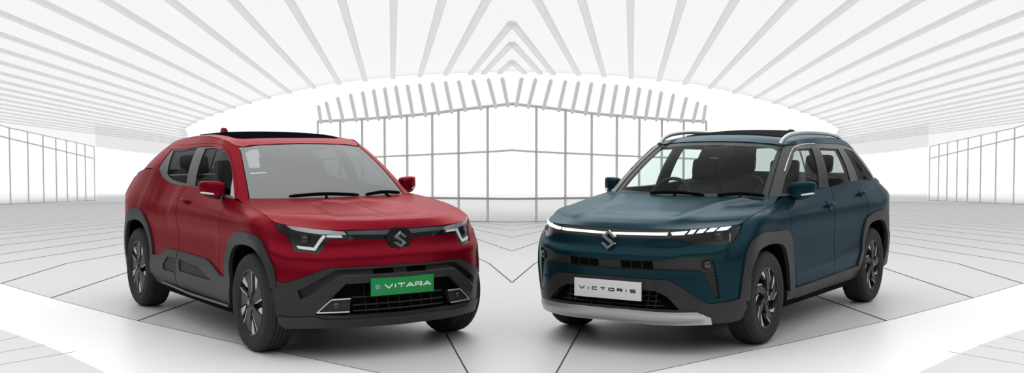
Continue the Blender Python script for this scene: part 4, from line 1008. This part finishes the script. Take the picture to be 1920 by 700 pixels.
def struct(o): o['kind'] = 'structure'; return o
def ribbon(mb, P, Q, w, h=.004):
    """flat bar from P to Q, w wide, h thick, lying level"""
    P, Q = Vector(P), Vector(Q); d = (Q-P); n = Vector((-d.y, d.x, 0)).normalized()*w/2; u = Vector((0, 0, h))
    V = [P-n, P+n, Q+n, Q-n, P-n+u, P+n+u, Q+n+u, Q-n+u]
    mb.add(V, [(0, 1, 2, 3), (4, 7, 6, 5), (0, 4, 5, 1), (1, 5, 6, 2), (2, 6, 7, 3), (3, 7, 4, 0)])
def fold_ribbon(mb, P, Q, w, h=.004):
    """as ribbon, but following the floor over its break"""
    if (P[1]-FLAT)*(Q[1]-FLAT) < 0:
        t = (FLAT-P[1])/(Q[1]-P[1]); B = (P[0]+(Q[0]-P[0])*t, FLAT, P[2]*0+h*.0+.0005)
        ribbon(mb, P, B, w, h); ribbon(mb, B, Q, w, h)
    else: ribbon(mb, P, Q, w, h)
def backlit(name, col, tr):
    """translucent mix added so sky light from behind brightens ceiling, slats, frames and fascia"""
    m = bpy.data.materials.new(name); m.use_nodes = True; nt = m.node_tree; nt.nodes.clear()
    o = nt.nodes.new('ShaderNodeOutputMaterial'); d = nt.nodes.new('ShaderNodeBsdfDiffuse'); t = nt.nodes.new('ShaderNodeBsdfTranslucent'); x = nt.nodes.new('ShaderNodeMixShader')
    d.inputs[0].default_value = (*col, 1); t.inputs[0].default_value = (*col, 1); x.inputs[0].default_value = tr
    nt.links.new(d.outputs[0], x.inputs[1]); nt.links.new(t.outputs[0], x.inputs[2]); nt.links.new(x.outputs[0], o.inputs[0]); return m
def build_hall():
    M = dict(floor=mat('white_floor', (.59, .59, .59), .45), joint=mat('floor_joint', (.03, .03, .03), .8), band=mat('white_band', (.90, .90, .90), .35), tile=mat('pale_tile', (.64, .64, .64), .5), tile_joint=mat('tile_joint', (.54, .54, .54), .6),
             ceil=backlit('ceiling_backlit', (.92, .92, .92), .75), beam=backlit('ceiling_slat', (.97, .97, .97), .80), frame=backlit('window_frame', (.86, .86, .86), .6), rail=backlit('frame_grey', (.62, .62, .62), .5), frost=glass('frosted_panel', (1, 1, 1), .93, .0, (.9, .9, .9), .25), pane=glass('window_pane', (1, 1, 1), .99, .0), wall=backlit('white_wall', (.95, .95, .95), .6))
    # floor: level under the cars, falling gently towards the far end
    V = MB(); xs = np.linspace(-90, 90, 25); ys = [1., 4, 7, 10, FLAT-.4, FLAT, FLAT+.5, 20, 30, 50, 80, 130, 220]
    V.grid([[(x, y, fz(y)) for x in xs] for y in ys], flip=True)
    V.add([(-90, 1, -.4), (90, 1, -.4), (90, 220, -11.), (-90, 220, -11.)], [(0, 1, 2, 3)])
    struct(V.build('floor', M['floor'], smooth=False, fix=False))
    # joints between the floor slabs: left half, mirrored on the right
    def mir(f): return [f, lambda px, py, *a: f(1920-px, py, *a)]
    def pt(px, py, s): p = fl(px if s > 0 else 1920-px, py, .001); return p
    lines = []
    for i in range(44):
        k = -2.01-1.265*i; vx, vy = 767., 369.
        y0 = vy+vx/-k
        if i == 0: a = (257.3, 602.5)
        elif i == 1: a = (95., 559.5)
        else: a = (0-60, vy+(vx+60)/-k)
        far = (470, vy-(470-vx)/-k*1.0)
        far = (470, vy+(vx-470)/-k) if i > 0 else (400, vy+(vx-400)/-k)
        lines.append((a, far))
    for y0, sl in ((530.4, .573), (471.2, .343), (445.5, .211), (432.6, .136), (423.8, .09)):
        lines.append(((960, y0), (800, y0-160*sl)))
    lines.append(((877, 700), (815, 588))); lines.append(((900, 742), (877, 700)))
    n = 0
    for s in (1, -1):
        for i, (a, b) in enumerate(lines):
            P, Q = pt(*a, s), pt(*b, s); n += 1
            V = MB(); fold_ribbon(V, P, Q, .016 if i < 44 else (.013 if i < 49 else .010), .0015)
            struct(V.build('trim_%d' % n, M['joint'], smooth=False))
    # pale curved band across the front corners and the tiled margin beyond it
    inner = smooth_line([(-60, 515), (0, 532), (95, 559.7), (220, 593), (257.5, 602.5), (459, 648.8), (509, 658), (690, 697), (800, 720)], 4)
    outer = smooth_line([(-60, 600), (0, 619), (60, 640), (120, 664), (165, 685), (200, 702), (250, 730), (330, 790), (420, 880)], 4)
    for s, nm in ((1, 'left'), (-1, 'right')):
        A = [fl(px if s > 0 else 1920-px, py, .004) for px, py in inner]; B = [fl(px if s > 0 else 1920-px, py, .004) for px, py in outer]
        n += 1; V = MB(); V.grid([A, B], flip=s < 0); k = len(A)
        V.add([(p[0], p[1], 0) for p in A]+A, [(i, i+1, k+i+1, k+i) for i in range(k-1)])
        struct(V.build('trim_%d' % n, M['band'], smooth=False))
        n += 1; V = MB(); ribbon_pts = A
        for i in range(k-1): ribbon(V, (A[i][0], A[i][1], .0042), (A[i+1][0], A[i+1][1], .0042), .008, .0008)
        struct(V.build('trim_%d' % n, M['joint'], smooth=False))
        C = [(p[0]-s*4, p[1]-2.5, .004) for p in B]
        n += 1; V = MB(); V.grid([B, C], flip=s < 0); struct(V.build('trim_%d' % n, M['tile'], smooth=False))
        V = MB()
        for (ya, xb, yb_) in ((641, 34, 633), (662, 84, 648), (685, 140, 661)):
            P, Q = fl(-20 if s > 0 else 1940, ya+4, .005), fl(xb if s > 0 else 1920-xb, yb_, .005)
            ribbon(V, P, Q, .012, .0005)
        n += 1; struct(V.build('trim_%d' % n, M['tile_joint'], smooth=False))
    # ceiling with fanned slats; the open edge sweeps round a bright court
    edge = [(-300, 150), (-120, 205), (0, 236), (90, 257), (180, 275), (300, 290), (330, 282), (352, 262), (345, 247), (365, 230), (425, 207), (480, 190), (550, 172), (620, 158), (700, 148), (800, 140), (960, 134)]
    el = smooth_line(edge, 5); full = list(el)+[(1920-p[0], p[1]) for p in el[::-1][1:]]
    top = [ce(px, py) for px, py in full]
    poly = [(p[0], p[1]) for p in top]+[(30, 24), (-30, 24)]
    V = MB(); V.add([(u, v, EYE+CH-CS*v) for u, v in poly], cdt_fill(poly))
    struct(V.build('ceiling', M['ceil'], smooth=False))
    vx, vy = 735., 322.
    starts = [(x, -40-0*x) for x in (-60, 80, 205, 325, 440, 545, 642, 738, 830, 917)]
    starts = [(x-(vx-x)*40/vy, -40) for x in (80, 205, 325, 440, 545, 642, 738, 828, 910)]
    fan = [(p, (vx, vy)) for p in starts]+[((-40, y-(vy-y)*40/vx), (vx, vy)) for y in (20, 60, 90, 114, 134, 150, 163, 174, 184, 193, 201, 208.5, 215, 221, 226.5, 231.5)]
    fan += [((960, y), (vx, vy)) for y in (38, 77, 112)]
    E = np.array(full)
    for s in (1, -1):
        for (a, b) in fan:
            a, b = np.array(a, float), np.array(b, float); t = np.linspace(0, 1, 500); Q = a+(b-a)*t[:, None]
            bad = np.where(~inside(np.concatenate([E, [(2300, -400), (-400, -400)]]), Q))[0]
            q = Q[max(bad[0]-2, 1)] if len(bad) else Q[-1]
            m_ = lambda p: (p[0] if s > 0 else 1920-p[0], p[1])
            P, R_ = ce(*m_(a), -.12), ce(*m_(q), -.12); n += 1
            V = MB(); ribbon(V, P, R_, .22, .11); struct(V.build('trim_%d' % n, M['beam'], smooth=False))
    # fascia along the open edge
    V = MB(); k = len(top); V.grid([top, [(p[0], p[1], p[2]+.5) for p in top]]); n += 1; struct(V.build('trim_%d' % n, M['wall'], smooth=False, fix=False))
    # glazed pavilion at the far end, folded at the middle
    mull = [597, 639, 680, 722, 764, 811, 860, 914.5]; xs = mull+[960]
    base = {}
    yb = lambda px: np.interp(px, [597, 764, 860, 960], [409, 413.5, 415.5, 417.3])
    yt = lambda px: np.interp(px, [597, 639, 680, 722, 764, 811, 860, 914.5, 960], [228, 226, 223.5, 220.5, 217, 213, 206.5, 200, 195])
    ym = lambda px: np.interp(px, [597, 740, 860, 914, 960], [299, 293, 287.5, 285, 282])
    ysill = lambda px: np.interp(px, [597, 740, 960], [368, 370.5, 373.3])
    def wallpt(px, py, s):
        q = px if s > 0 else 1920-px; g = fl(q, yb(px)); X, Z = sight(q, py); return (g[0], g[1], EYE+Z*g[1])
    wn = 0
    for s in (1, -1):
        seq = mull+[960]
        for i in range(len(seq)-1):
            wn += 1; a, b = seq[i], seq[i+1]; w = struct(empty('window_%d' % wn, wallpt(a, yb(a), s))); o = np.array(wallpt(a, yb(a), s))
            P = lambda px, f: tuple(np.array(wallpt(px, f(px), s))-o)
            V = MB()
            V.tube([P(a, yb), P(a, yt)], .035, 4)
            V.build('frame_post', M['frame'], w, smooth=False)
            V = MB(); V.tube([P(a, yt), P(b, yt)], .04, 4); V.tube([P(a, ym), P(b, ym)], .028, 4); V.build('frame_bar', M['frame'], w, smooth=False)
            V = MB(); V.tube([P(a, ysill), P(b, ysill)], .03, 4); V.tube([P(a, yb), P(b, yb)], .02, 4); V.build('frame_sill', M['rail'], w, smooth=False)
            V = MB(); V.add([P(a, yb), P(b, yb), P(b, ysill), P(a, ysill)], [(0, 1, 2, 3)]); V.build('lower_panel', M['frost'], w, smooth=False)
            V = MB(); V.add([P(a, ysill), P(b, ysill), P(b, yt), P(a, yt)], [(0, 1, 2, 3)]); V.build('pane', M['pane'], w, smooth=False)
        # slatted eaves above the glass
        e0 = smooth_line([(597, 227), (680, 223.5), (764, 217), (860, 206.5), (960, 195)], 8); dep = 9.
        pts = [np.array(wallpt(p[0], yt(p[0]), s)) for p in e0]
        ysof = lambda px: np.interp(px, [597, 640, 735, 850, 960], [196, 178, 160, 150, 143])
        rise = []
        for p in e0:
            q = p[0] if s > 0 else 1920-p[0]; X, Z = sight(q, ysof(p[0])); y = fl(q, yb(p[0]))[1]-3.; rise.append(np.array((X*y, y, EYE+Z*y)))
        V = MB(); V.grid([pts, rise]); n += 1; struct(V.build('trim_%d' % n, M['frost'], smooth=False))
        for i in range(0, len(pts)-2, 2):
            n += 1; V = MB(); V.tube([pts[i+1]+(0, 0, -.05), rise[i]+(0, 0, -.05)], .05, 4); struct(V.build('trim_%d' % n, M['beam'], smooth=False))
        # side gallery: slender posts, a rail and a kerb
        bx = [20, 54, 82.5, 106.5, 126.5, 145, 161, 178]; B = lambda px: np.interp(px, [-80, 0, 180, 330], [388, 384, 376.5, 372]); Tt = lambda px: np.interp(px, [-80, 0, 20, 180], [212, 234, 240, 275.5]); Rl = lambda px: np.interp(px, [-80, 0, 180], [232, 255, 298])
        def gp(px, py): 
            q = px if s > 0 else 1920-px; g = fl(q, B(px)); X, Z = sight(q, py); return np.array((g[0], g[1], EYE+Z*g[1]))
        bx = [-50, -18]+bx
        for i in range(len(bx)-1):
            wn += 1; a, b = bx[i], bx[i+1]; o = gp(a, B(a)); w = struct(empty('window_%d' % wn, tuple(o))); P = lambda px, f: tuple(gp(px, f(px))-o)
            V = MB(); V.tube([P(a, B), P(a, Tt)], .052, 4)
            if i == len(bx)-2: V.tube([P(b, B), P(b, Tt)], .045, 4)
            V.build('frame_post', M['frame'], w, smooth=False)
            V = MB(); V.tube([P(a, Rl), P(b, Rl)], .05, 4); V.tube([P(a, Tt), P(b, Tt)], .04, 4); V.build('frame_bar', M['frame'], w, smooth=False)
            V = MB(); V.tube([P(a, B), P(b, B)], .04, 4); V.build('frame_sill', M['rail'], w, smooth=False)
            V = MB(); V.add([P(a, B), P(b, B), P(b, Tt), P(a, Tt)], [(0, 1, 2, 3)]); V.build('pane', M['pane'], w, smooth=False)
        # white end wall with pilasters beside the court
        V = MB(); q = [gp(181, B(181)), gp(330, B(330))]; r = fl(597 if s > 0 else 1323, 380)
        q.append(np.array(fl(430 if s > 0 else 1490, 371.5))); q.append(np.array(fl(600 if s > 0 else 1320, 374)))
        V.grid([[tuple(p) for p in q], [(p[0], p[1], p[2]+6.) for p in q]]); struct(V.build('wall_left' if s > 0 else 'wall_right', M['frost'], smooth=False, fix=False))

def lights():
    w = bpy.data.worlds.new('hall_daylight'); SC.world = w; w.use_nodes = True; nt = w.node_tree; bg = nt.nodes['Background']
    tc = nt.nodes.new('ShaderNodeTexCoord'); sp = nt.nodes.new('ShaderNodeSeparateXYZ'); nt.links.new(tc.outputs['Generated'], sp.inputs[0])
    def ramp(sock, a, b, hi):
        m = nt.nodes.new('ShaderNodeMapRange'); m.interpolation_type = 'SMOOTHSTEP'; m.inputs['From Min'].default_value = a; m.inputs['From Max'].default_value = b
        m.inputs['To Min'].default_value = .13; m.inputs['To Max'].default_value = hi; nt.links.new(sp.outputs[sock], m.inputs['Value']); return m.outputs[0]
    def comb(op, a, b):
        m = nt.nodes.new('ShaderNodeMath'); m.operation = op
        for i, v in enumerate((a, b)):
            if isinstance(v, float): m.inputs[i].default_value = v
            else: nt.links.new(v, m.inputs[i])
        return m.outputs[0]
    front = ramp('Y', .60, .88, 1.15); up = ramp('Z', .10, .75, 1.0)
    glow = comb('MULTIPLY', comb('MULTIPLY', ramp('Y', .45, .80, 1.0), ramp('Z', .18, .32, 1.0)), 1.3)   # brighter sky band added for glare on hoods, roofs and glass
    nt.links.new(comb('ADD', comb('MAXIMUM', front, up), glow), bg.inputs['Color']); bg.inputs['Strength'].default_value = 1.0
    def area(name, loc, rot, size, power):
        l = bpy.data.lights.new(name, 'AREA'); l.shape = 'RECTANGLE'; l.size, l.size_y = size; l.energy = power; o = bpy.data.objects.new(name, l); COL.objects.link(o); o.location = loc; o.rotation_euler = rot
    area('overhead_softbox', (0, 9.5, 7.5), (0, 0, 0), (11, 5), 60)
    area('front_fill', (0, -4, 7.5), (math.radians(50), 0, 0), (14, 3), 40)  # fill light added behind the viewer; the hall has no lamp there
def scene_setup():
    vs = SC.view_settings; vs.view_transform = 'Standard'; vs.look = 'None'; vs.gamma = 1; vs.use_curve_mapping = False; vs.exposure = 0.
camera()
build_hall()
def rear_edge(nm):
    MC['b_quarter'] = TRACE[nm]['quarter'][-1][1]; MC['a_wheel'] = max(p[0] for p in TRACE[nm]['rarch_in'])+.01
    return max(p[0] for p in TRACE[nm]['rarch_out'])+.16
MC['glass_front'] = glass('windscreen_painted_haze', (.8, .85, .85), .85, .02, (.52, .54, .54), .50)  # matt grey layer stands in for reflections hazing the glass
MC['a_rear'] = rear_edge('red'); build_red()
MC['glass_front'] = glass('windscreen_clear', (.92, 1, .97), .90, .018)
MC['a_rear'] = rear_edge('teal'); build_teal()
lights(); scene_setup()
